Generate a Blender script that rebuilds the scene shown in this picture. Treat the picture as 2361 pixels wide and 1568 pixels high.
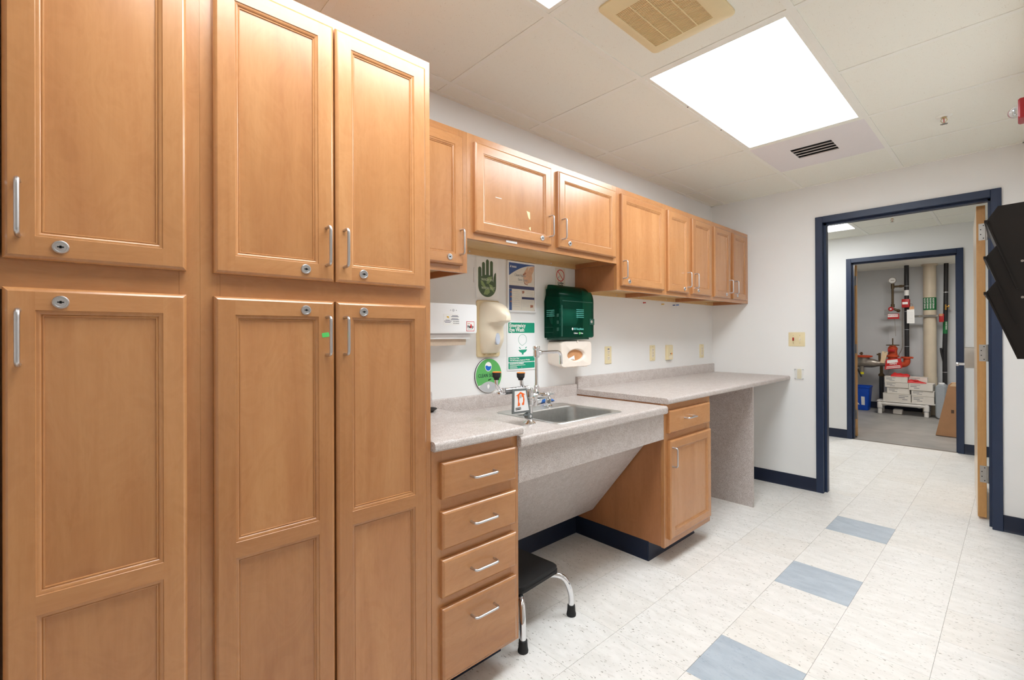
import bpy, bmesh, math, random
from mathutils import Vector, Matrix
random.seed(7)
for o in list(bpy.data.objects):
    bpy.data.objects.remove(o)
SC = bpy.context.scene
COL = SC.collection

# ------------------------------------------------------------------ camera
cam_d = bpy.data.cameras.new('camera')
cam = bpy.data.objects.new('camera', cam_d)
COL.objects.link(cam)
FPX = 1072.23
cam_d.sensor_width = 36.0
cam_d.sensor_fit = 'HORIZONTAL'
cam_d.lens = 36.0 * FPX / 2361.0
cam_d.shift_y = -13.54 / 2361.0
cam_d.clip_start = 0.02
R_, U_, D_ = Vector((0.735357, -0.677668, -0.004025)), Vector((0.001818, -0.003966, 0.99999)), Vector((0.677678, 0.735357, 0.001685))
cam.matrix_world = Matrix(((R_.x, U_.x, -D_.x, 0.0), (R_.y, U_.y, -D_.y, 0.0), (R_.z, U_.z, -D_.z, 1.23185), (0, 0, 0, 1)))
SC.camera = cam

# ------------------------------------------------------------------ world, light levels, exposure
world = bpy.data.worlds.new('world')
SC.world = world
world.use_nodes = True
world.node_tree.nodes['Background'].inputs[0].default_value = (0.8, 0.82, 0.85, 1)
world.node_tree.nodes['Background'].inputs[1].default_value = 0.3
E_ROOM, E_HALL, E_MECH_FILL = 14.0, 11.0, 31.0      # emission of the lamp lenses; the plant room one is an added fill
SC.view_settings.view_transform = 'Standard'
SC.view_settings.look = 'None'
SC.view_settings.gamma = 1.0
SC.view_settings.use_curve_mapping = False
SC.view_settings.exposure = 0.0
SC.cycles.diffuse_bounces = 10
SC.cycles.max_bounces = 14

# ------------------------------------------------------------------ materials
def lin(v):
    v /= 255.0
    return v / 12.92 if v <= 0.04045 else ((v + 0.055) / 1.055) ** 2.4
def C(r, g, b):
    return (lin(r), lin(g), lin(b), 1.0)
MATS = {}
def base_mat(name):
    m = bpy.data.materials.new(name)
    m.use_nodes = True
    MATS[name] = m
    nt = m.node_tree
    return m, nt, nt.nodes['Principled BSDF']
def mat(name, col, rough=0.5, metal=0.0, spec=0.5, coat=0.0, trans=0.0, ior=1.45, emit=None, estr=0.0, alpha=1.0, vary=0.0, vscale=30.0, bump=0.0):
    m, nt, p = base_mat(name)
    p.inputs['Base Color'].default_value = col
    p.inputs['Roughness'].default_value = rough
    p.inputs['Metallic'].default_value = metal
    p.inputs['Specular IOR Level'].default_value = spec
    p.inputs['Coat Weight'].default_value = coat
    p.inputs['Transmission Weight'].default_value = trans
    p.inputs['IOR'].default_value = ior
    p.inputs['Alpha'].default_value = alpha
    if emit:
        p.inputs['Emission Color'].default_value = emit
        p.inputs['Emission Strength'].default_value = estr
    if vary or bump:
        n = nt.nodes.new('ShaderNodeTexNoise')
        n.inputs['Scale'].default_value = vscale
        n.inputs['Detail'].default_value = 3
        g = nt.nodes.new('ShaderNodeNewGeometry')
        nt.links.new(g.outputs['Position'], n.inputs['Vector'])
        if vary:
            r = nt.nodes.new('ShaderNodeValToRGB')
            r.color_ramp.elements[0].position = 0.3
            r.color_ramp.elements[1].position = 0.7
            r.color_ramp.elements[0].color = tuple(c * (1 - vary) for c in col[:3]) + (1,)
            r.color_ramp.elements[1].color = tuple(min(1, c * (1 + vary)) for c in col[:3]) + (1,)
            nt.links.new(n.outputs['Fac'], r.inputs['Fac'])
            nt.links.new(r.outputs['Color'], p.inputs['Base Color'])
        if bump:
            b = nt.nodes.new('ShaderNodeBump')
            b.inputs['Strength'].default_value = bump
            b.inputs['Distance'].default_value = 0.002
            nt.links.new(n.outputs['Fac'], b.inputs['Height'])
            nt.links.new(b.outputs['Normal'], p.inputs['Normal'])
    return m
def noise(nt, vec, scale, detail=3, rough=0.5, dist=0.0):
    n = nt.nodes.new('ShaderNodeTexNoise')
    n.inputs['Scale'].default_value = scale
    n.inputs['Detail'].default_value = detail
    n.inputs['Roughness'].default_value = rough
    n.inputs['Distortion'].default_value = dist
    nt.links.new(vec, n.inputs['Vector'])
    return n
def ramp(nt, fac, stops):
    r = nt.nodes.new('ShaderNodeValToRGB')
    e = r.color_ramp.elements
    while len(e) < len(stops):
        e.new(0.5)
    for i, (pos, col) in enumerate(stops):
        e[i].position = pos
        e[i].color = col
    nt.links.new(fac, r.inputs['Fac'])
    return r
def mapping(nt, scale, rot=(0, 0, 0), rnd=0.0):
    g = nt.nodes.new('ShaderNodeNewGeometry')
    src = g.outputs['Position']
    if rnd:
        oi = nt.nodes.new('ShaderNodeObjectInfo')
        ml = nt.nodes.new('ShaderNodeMath')
        ml.operation = 'MULTIPLY'
        ml.inputs[1].default_value = rnd
        nt.links.new(oi.outputs['Random'], ml.inputs[0])
        ad = nt.nodes.new('ShaderNodeVectorMath')
        nt.links.new(src, ad.inputs[0])
        nt.links.new(ml.outputs[0], ad.inputs[1])
        src = ad.outputs[0]
    mp = nt.nodes.new('ShaderNodeMapping')
    mp.inputs['Scale'].default_value = scale
    mp.inputs['Rotation'].default_value = rot
    nt.links.new(src, mp.inputs['Vector'])
    return mp.outputs['Vector']
def mix(nt, fac, a, b, mode='MIX'):
    m = nt.nodes.new('ShaderNodeMix')
    m.data_type = 'RGBA'
    m.blend_type = mode
    if hasattr(fac, 'is_linked'):
        nt.links.new(fac, m.inputs[0])
    else:
        m.inputs[0].default_value = fac
    for s, i in ((a, 6), (b, 7)):
        if hasattr(s, 'is_linked'):
            nt.links.new(s, m.inputs[i])
        else:
            m.inputs[i].default_value = s
    return m.outputs[2]
def wood(name, dark, mid, light, axis='Z', rough=0.25, tint=0.13):
    m, nt, p = base_mat(name)
    sc = {'Z': (7, 7, 0.8), 'X': (0.8, 7, 7), 'Y': (7, 0.8, 7)}[axis]
    fine = {'Z': (160, 160, 9), 'X': (9, 160, 160), 'Y': (160, 9, 160)}[axis]
    v = mapping(nt, sc, rnd=9.0)
    n1 = noise(nt, v, 1.3, 4, 0.55, 1.2)
    r1 = ramp(nt, n1.outputs['Fac'], [(0.25, dark), (0.5, mid), (0.78, light)])
    nf = noise(nt, mapping(nt, {'Z': (9, 9, 5), 'X': (5, 9, 9), 'Y': (9, 5, 9)}[axis], rnd=6.0), 1.0, 3, 0.6, 3.5)
    rf = ramp(nt, nf.outputs['Fac'], [(0.36, (0.93, 0.905, 0.88, 1)), (0.50, (1, 1, 1, 1)), (0.62, (0.955, 0.94, 0.92, 1))])
    v2 = mapping(nt, fine, rnd=5.0)
    n2 = noise(nt, v2, 1.0, 2, 0.6)
    r2 = ramp(nt, n2.outputs['Fac'], [(0.3, (0.86, 0.84, 0.80, 1)), (0.62, (1, 1, 1, 1))])
    col = mix(nt, 0.3, r1.outputs['Color'], r2.outputs['Color'], 'MULTIPLY')
    col = mix(nt, 0.8, col, rf.outputs['Color'], 'MULTIPLY')
    oi = nt.nodes.new('ShaderNodeObjectInfo')
    r3 = ramp(nt, oi.outputs['Random'], [(0.0, (1 - tint, 1 - tint * 1.15, 1 - tint * 1.4, 1)), (1.0, (1, 1, 1, 1))])
    col = mix(nt, 1.0, col, r3.outputs['Color'], 'MULTIPLY')
    nt.links.new(col, p.inputs['Base Color'])
    p.inputs['Roughness'].default_value = rough
    p.inputs['Coat Weight'].default_value = 0.35
    p.inputs['Coat Roughness'].default_value = 0.22
    b = nt.nodes.new('ShaderNodeBump')
    b.inputs['Strength'].default_value = 0.12
    b.inputs['Distance'].default_value = 0.0008
    nt.links.new(n2.outputs['Fac'], b.inputs['Height'])
    nt.links.new(b.outputs['Normal'], p.inputs['Normal'])
    return m
WD, WM, WL = C(181, 123, 77), C(192, 135, 86), C(202, 147, 97)
wood('wood_v', WD, WM, WL, 'Z')
wood('wood_h', WD, WM, WL, 'X')
wood('wood_y', WD, WM, WL, 'Y')
wood('wood_side', C(164, 108, 68), C(174, 116, 74), C(184, 126, 82), 'Z', 0.4, 0.03)
wood('wood_raw', C(206, 168, 112), C(214, 178, 124), C(222, 189, 138), 'X', 0.5, 0.05)
wood('wood_door', C(204, 150, 84), C(212, 158, 92), C(220, 168, 102), 'Z', 0.35, 0.05)
wood('wood_door_sheen', C(222, 196, 166), C(228, 204, 176), C(232, 212, 188), 'Z', 0.3, 0.04)  # paler than the door edge: grazing gloss reflection put into the face colour

def laminate():
    m, nt, p = base_mat('laminate')
    a = noise(nt, mapping(nt, (190, 62, 150), (0.3, 0.2, 0.6)), 3.2, 3, 0.6, 0.6)
    b = noise(nt, mapping(nt, (62, 200, 120), (0.2, 0.5, -0.5)), 3.4, 3, 0.6, 0.6)
    c = noise(nt, mapping(nt, (26, 26, 26)), 1.0, 4, 0.7, 1.0)
    ra = ramp(nt, a.outputs['Fac'], [(0.33, C(142, 128, 121)), (0.47, C(200, 191, 187)), (0.58, C(213, 206, 202)), (0.70, C(229, 225, 221))])
    rb = ramp(nt, b.outputs['Fac'], [(0.33, (0.62, 0.57, 0.55, 1)), (0.47, (1, 1, 1, 1))])
    rc = ramp(nt, c.outputs['Fac'], [(0.32, (0.86, 0.83, 0.81, 1)), (0.62, (1, 1, 1, 1))])
    col = mix(nt, 0.8, ra.outputs['Color'], rb.outputs['Color'], 'MULTIPLY')
    col = mix(nt, 1.0, col, rc.outputs['Color'], 'MULTIPLY')
    nt.links.new(col, p.inputs['Base Color'])
    p.inputs['Roughness'].default_value = 0.38
laminate()
def vct(name, base, light, fleck, fl2):
    m, nt, p = base_mat(name)
    n0 = noise(nt, mapping(nt, (26, 9, 20), (0, 0, 0.12), 3.0), 1.0, 4, 0.6, 0.4)
    r0 = ramp(nt, n0.outputs['Fac'], [(0.35, base), (0.65, light)])
    n1 = noise(nt, mapping(nt, (190, 62, 60), (0, 0, 0.15), 7.0), 1.0, 1, 0.5)
    r1 = ramp(nt, n1.outputs['Fac'], [(0.27, fleck), (0.315, (1, 1, 1, 1))])
    n2 = noise(nt, mapping(nt, (75, 22, 60), (0, 0, -0.1), 4.0), 1.0, 3, 0.6)
    r2 = ramp(nt, n2.outputs['Fac'], [(0.30, fl2), (0.40, (1, 1, 1, 1))])
    col = mix(nt, 1.0, r0.outputs['Color'], r1.outputs['Color'], 'MULTIPLY')
    col = mix(nt, 0.8, col, r2.outputs['Color'], 'MULTIPLY')
    oi = nt.nodes.new('ShaderNodeObjectInfo')
    r3 = ramp(nt, oi.outputs['Random'], [(0.0, (0.975, 0.96, 0.94, 1)), (0.3, (0.993, 0.99, 0.985, 1)), (1.0, (1, 1, 1, 1))])
    col = mix(nt, 1.0, col, r3.outputs['Color'], 'MULTIPLY')
    nt.links.new(col, p.inputs['Base Color'])
    p.inputs['Roughness'].default_value = 0.42
    p.inputs['Specular IOR Level'].default_value = 0.35
vct('vct', C(234, 232, 228), C(244, 242, 239), (0.45, 0.43, 0.40, 1), (0.88, 0.87, 0.85, 1))
vct('vct_grey', C(176, 188, 200), C(190, 201, 212), (0.75, 0.8, 0.86, 1), (0.86, 0.88, 0.92, 1))
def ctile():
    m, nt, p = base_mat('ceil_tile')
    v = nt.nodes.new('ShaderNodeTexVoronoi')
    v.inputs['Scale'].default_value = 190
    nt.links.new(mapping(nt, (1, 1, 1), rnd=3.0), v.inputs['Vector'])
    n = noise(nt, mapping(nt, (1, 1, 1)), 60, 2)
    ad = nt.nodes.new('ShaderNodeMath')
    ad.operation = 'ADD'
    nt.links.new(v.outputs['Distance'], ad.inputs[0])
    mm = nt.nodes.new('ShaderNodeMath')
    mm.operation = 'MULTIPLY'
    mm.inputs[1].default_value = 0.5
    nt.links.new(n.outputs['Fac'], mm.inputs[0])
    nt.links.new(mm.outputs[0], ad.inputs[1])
    r = ramp(nt, ad.outputs[0], [(0.30, C(200, 190, 172)), (0.40, C(240, 240, 230))])  # pinhole relief: shade in the holes painted as darker dots
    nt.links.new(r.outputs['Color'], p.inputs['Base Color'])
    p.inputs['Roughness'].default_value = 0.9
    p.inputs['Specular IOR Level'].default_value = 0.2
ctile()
mat('tee', C(240, 240, 232), 0.5, vary=0.01)
mat('wall', C(236, 236, 235), 0.6, spec=0.3, vary=0.012, vscale=3, bump=0.02)
mat('wall_mech', C(206, 208, 210), 0.6, spec=0.3, vary=0.03, vscale=3)
mat('slab', C(120, 112, 102), 0.8, vary=0.05)
mat('concrete', C(150, 148, 144), 0.45, vary=0.14, vscale=4)
mat('navy', C(35, 49, 76), 0.38, vary=0.06, vscale=8)
mat('navy_base', C(24, 34, 56), 0.42, vary=0.08, vscale=10)
mat('nickel', C(205, 205, 208), 0.32, 1.0)
mat('chrome', C(232, 233, 236), 0.07, 1.0)
mat('steel', C(204, 204, 202), 0.34, 1.0, vary=0.05, vscale=60)
mat('hinge', C(176, 172, 166), 0.4, 0.7, vary=0.03)
mat('dark', C(18, 17, 16), 0.6, vary=0.05)
mat('rubber', C(34, 34, 35), 0.7, vary=0.08, vscale=80)
mat('tread', C(38, 38, 39), 0.85, vary=0.25, vscale=500, bump=0.3)
mat('cream', C(236, 224, 202), 0.3, vary=0.01)
mat('cream_plate', C(226, 208, 168), 0.4, vary=0.01)
mat('ivory', C(232, 218, 178), 0.4, vary=0.01)
mat('ivory_dark', C(196, 178, 134), 0.45, vary=0.02)
mat('beige_plastic', C(241, 230, 219), 0.3, vary=0.01)
mat('white_plastic', C(238, 239, 240), 0.28, vary=0.006)
mat('white_print', C(240, 240, 238), 0.5, vary=0.005)
mat('paper', C(226, 220, 208), 0.7, vary=0.02, vscale=50)
mat('towel', C(214, 196, 176), 0.9, vary=0.04, vscale=120)
mat('black_print', C(34, 34, 36), 0.6, vary=0.03)
mat('grey_print', C(150, 150, 152), 0.6, vary=0.03)
mat('lightgrey_print', C(186, 188, 190), 0.5, vary=0.02)
mat('grey_frame', C(104, 110, 110), 0.45, vary=0.02)
mat('green_print', C(12, 154, 120), 0.5, vary=0.02)
mat('sign_green', C(94, 176, 96), 0.4, vary=0.02)
mat('hand_green', C(78, 98, 66), 0.45, vary=0.12, vscale=14)
mat('leaf_green', C(138, 160, 104), 0.45, vary=0.1, vscale=60)
mat('pale_green', C(214, 224, 192), 0.5, vary=0.02)
mat('blue_print', C(62, 88, 142), 0.45, vary=0.04)
mat('navy_print', C(70, 74, 108), 0.5, vary=0.04)
mat('bright_blue', C(22, 108, 200), 0.4, vary=0.06, vscale=60)
mat('skin_print', C(214, 172, 140), 0.5, vary=0.1, vscale=70)
mat('skin_dark', C(170, 112, 88), 0.5, vary=0.1, vscale=70)
mat('red_print', C(200, 40, 40), 0.5, vary=0.03)
mat('orange_print', C(242, 104, 30), 0.45, vary=0.02)
mat('orange_plastic', C(248, 140, 40), 0.4, vary=0.02)
mat('teal_print', C(28, 62, 66), 0.5, vary=0.02)
mat('gold_print', C(228, 184, 60), 0.5, vary=0.02)
mat('cyan_print', C(96, 190, 180), 0.5, vary=0.02)
mat('blue_grey', C(190, 198, 214), 0.2, vary=0.01)
mat('brown_paper', C(206, 150, 104), 0.7, vary=0.05)
mat('green_shell', C(28, 108, 84), 0.14, trans=0.82, ior=1.15, spec=0.6)
mat('green_solid', C(30, 84, 70), 0.3, vary=0.08)
mat('green_sticker', C(96, 214, 110), 0.5, vary=0.02)
mat('tape', C(238, 224, 170), 0.6, vary=0.03)
mat('clear', C(236, 240, 242), 0.04, trans=1.0, ior=1.3)
mat('clear_film', C(236, 240, 242), 0.15, alpha=0.16)
mat('red_strobe', C(150, 28, 34), 0.35, vary=0.03)
mat('red_paint', C(176, 32, 34), 0.45, vary=0.06)
mat('orange_paint', C(190, 74, 40), 0.5, vary=0.08)
mat('file_black', C(22, 16, 11), 0.42, spec=0.3, vary=0.15, vscale=6)
mat('fan_cream', C(232, 214, 170), 0.45, vary=0.015)
mat('fan_slat', C(232, 208, 160), 0.5, vary=0.02)
mat('diffuser_white', C(232, 228, 229), 0.45, vary=0.006)
mat('louver', C(120, 110, 106), 0.5, vary=0.02)
mat('black_pipe', C(38, 38, 40), 0.5, vary=0.12, vscale=40)
mat('pvc', C(206, 194, 172), 0.4, vary=0.04, vscale=8)
mat('pvc_white', C(226, 224, 220), 0.4, vary=0.02)
mat('bronze', C(92, 76, 54), 0.45, 0.4, vary=0.1, vscale=40)
mat('brass', C(178, 140, 74), 0.35, 0.8, vary=0.06)
mat('iron', C(150, 143, 134), 0.38, 0.6, vary=0.12, vscale=30)
mat('strut', C(120, 118, 112), 0.4, 0.6, vary=0.06)
mat('band_green', C(22, 112, 58), 0.45, vary=0.04)
mat('bin_blue', C(18, 78, 190), 0.35, vary=0.03)
mat('carton', C(222, 218, 210), 0.7, vary=0.04, vscale=12)
mat('cardboard', C(176, 134, 98), 0.75, vary=0.05, vscale=10)
mat('case_grey', C(158, 166, 172), 0.4, vary=0.03)
mat('manila', C(222, 196, 160), 0.7, vary=0.03)
mat('yellow_plastic', C(226, 214, 40), 0.45, vary=0.03)
mat('switch_red', C(168, 40, 34), 0.4, vary=0.05)
mat('lens_room', (1, 1, 1, 1), 0.5, emit=(0.90, 0.965, 1.0, 1), estr=E_ROOM)
mat('lens_hall', (1, 1, 1, 1), 0.5, emit=(0.95, 0.98, 1.0, 1), estr=E_HALL)
mat('lens_mech_fill', (1, 1, 1, 1), 0.5, emit=(1.0, 0.97, 0.93, 1), estr=E_MECH_FILL)

# ------------------------------------------------------------------ mesh helpers (all shapes are given in room coordinates)
OFF = {}
def rrect(u0, u1, v0, v1, r, n=5):
    pts = []
    for cu, cv, a in ((u1 - r, v1 - r, 0), (u0 + r, v1 - r, 90), (u0 + r, v0 + r, 180), (u1 - r, v0 + r, 270)):
        for i in range(n + 1):
            t = math.radians(a + 90 * i / n)
            pts.append((cu + r * math.cos(t), cv + r * math.sin(t)))
    return pts
def ellipse(cu, cv, a, b, n=28):
    return [(cu + a * math.cos(2 * math.pi * i / n), cv + b * math.sin(2 * math.pi * i / n)) for i in range(n)]
def fillet(pts, rad, n=5):
    pts = [Vector(p) for p in pts]
    out = [pts[0]]
    for i in range(1, len(pts) - 1):
        a, b, c = pts[i - 1], pts[i], pts[i + 1]
        r = min(rad, (a - b).length * 0.49, (c - b).length * 0.49)
        p, q = b + (a - b).normalized() * r, b + (c - b).normalized() * r
        for k in range(n + 1):
            t = k / n
            out.append(p * (1 - t) ** 2 + b * 2 * t * (1 - t) + q * t * t)
    out.append(pts[-1])
    return out
class B:
    def __init__(s):
        s.bm = bmesh.new()
        s.mi = 0
    def m(s, i):
        s.mi = i
        return s
    def face(s, vs):
        try:
            f = s.bm.faces.new(vs)
            f.material_index = s.mi
            return f
        except ValueError:
            return None
    def poly(s, pts):
        s.face([s.bm.verts.new(p) for p in pts])
        return s
    def loft(s, loops, cap0=True, cap1=True, closed=False):
        L = [[s.bm.verts.new(p) for p in lp] for lp in loops]
        n = len(L[0])
        rng = range(len(L) if closed else len(L) - 1)
        for i in rng:
            a, b = L[i], L[(i + 1) % len(L)]
            for k in range(n):
                s.face((a[k], a[(k + 1) % n], b[(k + 1) % n], b[k]))
        if not closed:
            if cap0:
                s.face(list(reversed(L[0])))
            if cap1:
                s.face(L[-1])
        return s
    def box(s, x0, x1, y0, y1, z0, z1, bev=0.0, seg=2):
        if x0 > x1: x0, x1 = x1, x0
        if y0 > y1: y0, y1 = y1, y0
        if z0 > z1: z0, z1 = z1, z0
        v = [s.bm.verts.new((x, y, z)) for z in (z0, z1) for x, y in ((x0, y0), (x1, y0), (x1, y1), (x0, y1))]
        fs = [s.face([v[i] for i in q]) for q in ((3, 2, 1, 0), (4, 5, 6, 7), (0, 1, 5, 4), (1, 2, 6, 5), (2, 3, 7, 6), (3, 0, 4, 7))]
        if bev:
            es = set(e for f in fs for e in f.edges)
            r = bmesh.ops.bevel(s.bm, geom=list(es), offset=bev, segments=seg, affect='EDGES', profile=0.5)
            for f in r['faces']:
                f.material_index = s.mi
        return s
    def prism(s, poly, axis, a, b):
        def P(u, v, w):
            return {'x': (w, u, v), 'y': (u, w, v), 'z': (u, v, w)}[axis]
        return s.loft([[P(u, v, a) for u, v in poly], [P(u, v, b) for u, v in poly]])
    def cyl(s, p0, p1, r0, r1=None, seg=18, cap=True):
        return s.tube([p0, p1], r0, seg, r1=r1, cap=cap)
    def tube(s, pts, r, seg=10, r1=None, cap=True, radii=None):
        pts = [Vector(p) for p in pts]
        n = len(pts)
        t0 = (pts[1] - pts[0]).normalized()
        up = Vector((0, 0, 1)) if abs(t0.z) < 0.9 else Vector((1, 0, 0))
        nx = t0.cross(up).normalized()
        loops = []
        for i, p in enumerate(pts):
            t = (pts[min(i + 1, n - 1)] - pts[max(i - 1, 0)]).normalized()
            nx = (nx - t * nx.dot(t)).normalized()
            ny = t.cross(nx)
            rr = radii[i] if radii else (r if r1 is None else r + (r1 - r) * i / (n - 1))
            loops.append([p + (nx * math.cos(2 * math.pi * k / seg) + ny * math.sin(2 * math.pi * k / seg)) * rr for k in range(seg)])
        return s.loft(loops, cap, cap)
    def lathe(s, c, axis, prof, seg=24):
        c = Vector(c)
        ax = Vector(axis).normalized()
        up = Vector((0, 0, 1)) if abs(ax.z) < 0.9 else Vector((1, 0, 0))
        u = ax.cross(up).normalized()
        w = ax.cross(u)
        return s.loft([[c + ax * h + (u * math.cos(2 * math.pi * k / seg) + w * math.sin(2 * math.pi * k / seg)) * max(r, 1e-5) for k in range(seg)] for r, h in prof])
    def torus(s, c, axis, R, r, seg=28, rs=8):
        c = Vector(c)
        ax = Vector(axis).normalized()
        up = Vector((0, 0, 1)) if abs(ax.z) < 0.9 else Vector((1, 0, 0))
        u = ax.cross(up).normalized()
        w = ax.cross(u)
        L = []
        for i in range(seg):
            a = 2 * math.pi * i / seg
            d = u * math.cos(a) + w * math.sin(a)
            L.append([c + d * (R + r * math.cos(2 * math.pi * k / rs)) + ax * r * math.sin(2 * math.pi * k / rs) for k in range(rs)])
        return s.loft(L, closed=True)
    def ball(s, c, rx, ry=None, rz=None, seg=16, rings=10):
        ry = ry or rx
        rz = rz or rx
        L = []
        for i in range(rings + 1):
            t = math.pi * i / rings
            q = max(math.sin(t), 1e-3)
            L.append([(c[0] + rx * q * math.cos(2 * math.pi * k / seg), c[1] + ry * q * math.sin(2 * math.pi * k / seg), c[2] - rz * math.cos(t)) for k in range(seg)])
        return s.loft(L)
    def rotz(s, c, deg):
        bmesh.ops.rotate(s.bm, cent=c, matrix=Matrix.Rotation(math.radians(deg), 3, 'Z'), verts=s.bm.verts)
        return s
    def mesh(s, name, off, smooth=True):
        bm = s.bm
        bmesh.ops.recalc_face_normals(bm, faces=bm.faces)
        if smooth:
            for f in bm.faces:
                f.smooth = True
            for e in bm.edges:
                if len(e.link_faces) != 2 or e.calc_face_angle(0) > math.radians(32):
                    e.smooth = False
        bmesh.ops.translate(bm, vec=-Vector(off), verts=bm.verts)
        me = bpy.data.meshes.new(name)
        bm.to_mesh(me)
        bm.free()
        return me
def tag(o, label, cat, group=None):
    o['label'] = label
    o['category'] = cat
    if group:
        o['group'] = group
    return o
def link(name, me, mats, parent, loc=(0, 0, 0)):
    for k in (mats if isinstance(mats, (list, tuple)) else [mats]):
        me.materials.append(MATS[k])
    o = bpy.data.objects.new(name, me)
    COL.objects.link(o)
    o.location = loc
    if parent:
        o.parent = parent
    return o
def thing(name, label, cat, loc, group=None):
    o = bpy.data.objects.new(name, None)
    o.empty_display_size = 0.05
    COL.objects.link(o)
    o.location = loc
    OFF[o] = Vector(loc)
    return tag(o, label, cat, group)
def part(name, b, mats, parent, label=None, each=False):
    if each:                                   # every loose piece becomes a part of its own
        bm, seen = b.bm, set()
        bm.faces.ensure_lookup_table()
        for f0 in bm.faces:
            if f0 in seen:
                continue
            isl, st = [], [f0]
            seen.add(f0)
            while st:
                f = st.pop()
                isl.append(f)
                for v in f.verts:
                    for g in v.link_faces:
                        if g not in seen:
                            seen.add(g)
                            st.append(g)
            nb, vm = B(), {}
            for f in isl:
                for v in f.verts:
                    if v not in vm:
                        vm[v] = nb.bm.verts.new(v.co)
                nb.m(f.material_index).face([vm[v] for v in f.verts])
            part(name, nb, mats, parent, label)
        bm.free()
        return None
    o = link(name, b.mesh(name, OFF[parent]), mats, parent)
    OFF[o] = OFF[parent]
    if label:
        o['label'] = label
    return o
def single(name, b, mats, label, cat, loc, group=None):
    o = link(name, b.mesh(name, loc), mats, None, loc)
    OFF[o] = Vector(loc)
    return tag(o, label, cat, group)
def struct(name, b, mats, loc=(0, 0, 0)):
    o = link(name, b.mesh(name, loc), mats, None, loc)
    OFF[o] = Vector(loc)
    o['kind'] = 'structure'
    return o
def text(body, size, pos, parent, matn, face='-y', align='LEFT', bold=0.0, spin=0.0, squeeze=1.0, name='lettering'):
    cu = bpy.data.curves.new('txt', 'FONT')
    cu.body = body
    cu.size = size
    cu.align_x = align
    cu.offset = bold
    cu.extrude = 0.0002
    cu.resolution_u = 2
    to = bpy.data.objects.new('txt', cu)
    me = bpy.data.meshes.new_from_object(to)
    bpy.data.objects.remove(to)
    rot = {'-y': Matrix.Rotation(math.pi / 2, 4, 'X'), '-x': Matrix.Rotation(-math.pi / 2, 4, 'Z') @ Matrix.Rotation(math.pi / 2, 4, 'X')}[face]
    M = Matrix.Translation(Vector(pos) - OFF[parent]) @ rot @ Matrix.Rotation(math.radians(spin), 4, 'Z') @ Matrix.Diagonal((squeeze, 1, 1, 1))
    me.transform(M)
    return link(name, me, matn, parent)

# ================================================================== the setting
HC = 2.386
YW, XE, YR = 1.875, 4.20, -0.05            # cabinet wall, end wall, right wall
XH, XM = 6.60, 9.65                         # corridor far wall, plant room far wall
# floor slab + vinyl tiles
fl = struct('floor', B().box(-1.2, XH + 0.06, -1.6, 3.2, -0.10, -0.002), 'slab')
T = 0.3048
tile_cache = {}
def ftile(x0, x1, y0, y1, grey):
    w, d = round(x1 - x0, 4), round(y1 - y0, 4)
    if w < 0.02 or d < 0.02:
        return
    k = (w, d, grey)
    if k not in tile_cache:
        me = B().box(0.0005, w - 0.0005, 0.0005, d - 0.0005, -0.002, 0.0).mesh('tile', (0, 0, 0), False)
        me.materials.append(MATS['vct_grey' if grey else 'vct'])
        tile_cache[k] = me
    o = bpy.data.objects.new('tile', tile_cache[k])
    COL.objects.link(o)
    o.location = (x0, y0, 0)
    o.parent = fl
def lay(xa, xb, ya, yb):
    for i in range(-17, 12):
        for j in range(-9, 10):
            x0, y0 = 3.7511 + i * T, 0.8248 + j * T
            X0, X1, Y0, Y1 = max(x0, xa), min(x0 + T, xb), max(y0, ya), min(y0 + T, yb)
            if X1 > X0 and Y1 > Y0:
                ftile(X0, X1, Y0, Y1, j == -1 and i in (-1, -4, -7))
lay(-0.9, XE + 0.06, YR, YW)
lay(-0.6, 1.68, -0.85, YR)
lay(XE + 0.06, XH, -0.15, 1.9)
struct('floor_concrete', B().box(XH, XM + 0.1, -0.2, 3.0, -0.10, -0.004), 'concrete')

# walls
struct('wall_left', B().box(-1.2, XE + 0.12, YW, YW + 0.1, 0, 2.7), 'wall')
b = B()
DY0, DY1, DZ = 0.10, 1.02, 2.095           # opening in the end wall
b.box(XE, XE + 0.12, DY1, 3.2, 0, 2.7).box(XE, XE + 0.12, -1.6, DY0, 0, 2.7).box(XE, XE + 0.12, DY0, DY1, DZ, 2.7)
struct('wall_end', b, 'wall')
struct('wall_right', B().box(1.8, XE, YR - 0.12, YR, 0, 2.7).box(1.68, 1.8, -1.6, YR, 0, 2.7), 'wall')
struct('wall_back', B().box(-1.3, -1.2, -1.6, YW + 0.1, 0, 2.7).box(-1.2, 1.8, -1.7, -1.6, 0, 2.7), 'wall')
b = B()
HY0, HY1, HZ = 0.405, 1.315, 2.065
b.box(XH, XH + 0.12, HY1, 3.2, 0, 2.7).box(XH, XH + 0.12, -1.6, HY0, 0, 2.7).box(XH, XH + 0.12, HY0, HY1, HZ, 2.7)
struct('wall_corridor', b, 'wall')
struct('wall_corridor_ends', B().box(XE, XH + 0.12, 3.2, 3.3, 0, 2.7).box(XE, XH + 0.12, -1.7, -1.6, 0, 2.7), 'wall')
struct('wall_plant_room', B().box(XM, XM + 0.1, -0.2, 3.0, 0, 2.5).box(XH + 0.12, XM, -0.3, -0.2, 0, 2.5).box(XH + 0.12, XM, 3.0, 3.1, 0, 2.5), 'wall_mech')
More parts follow.
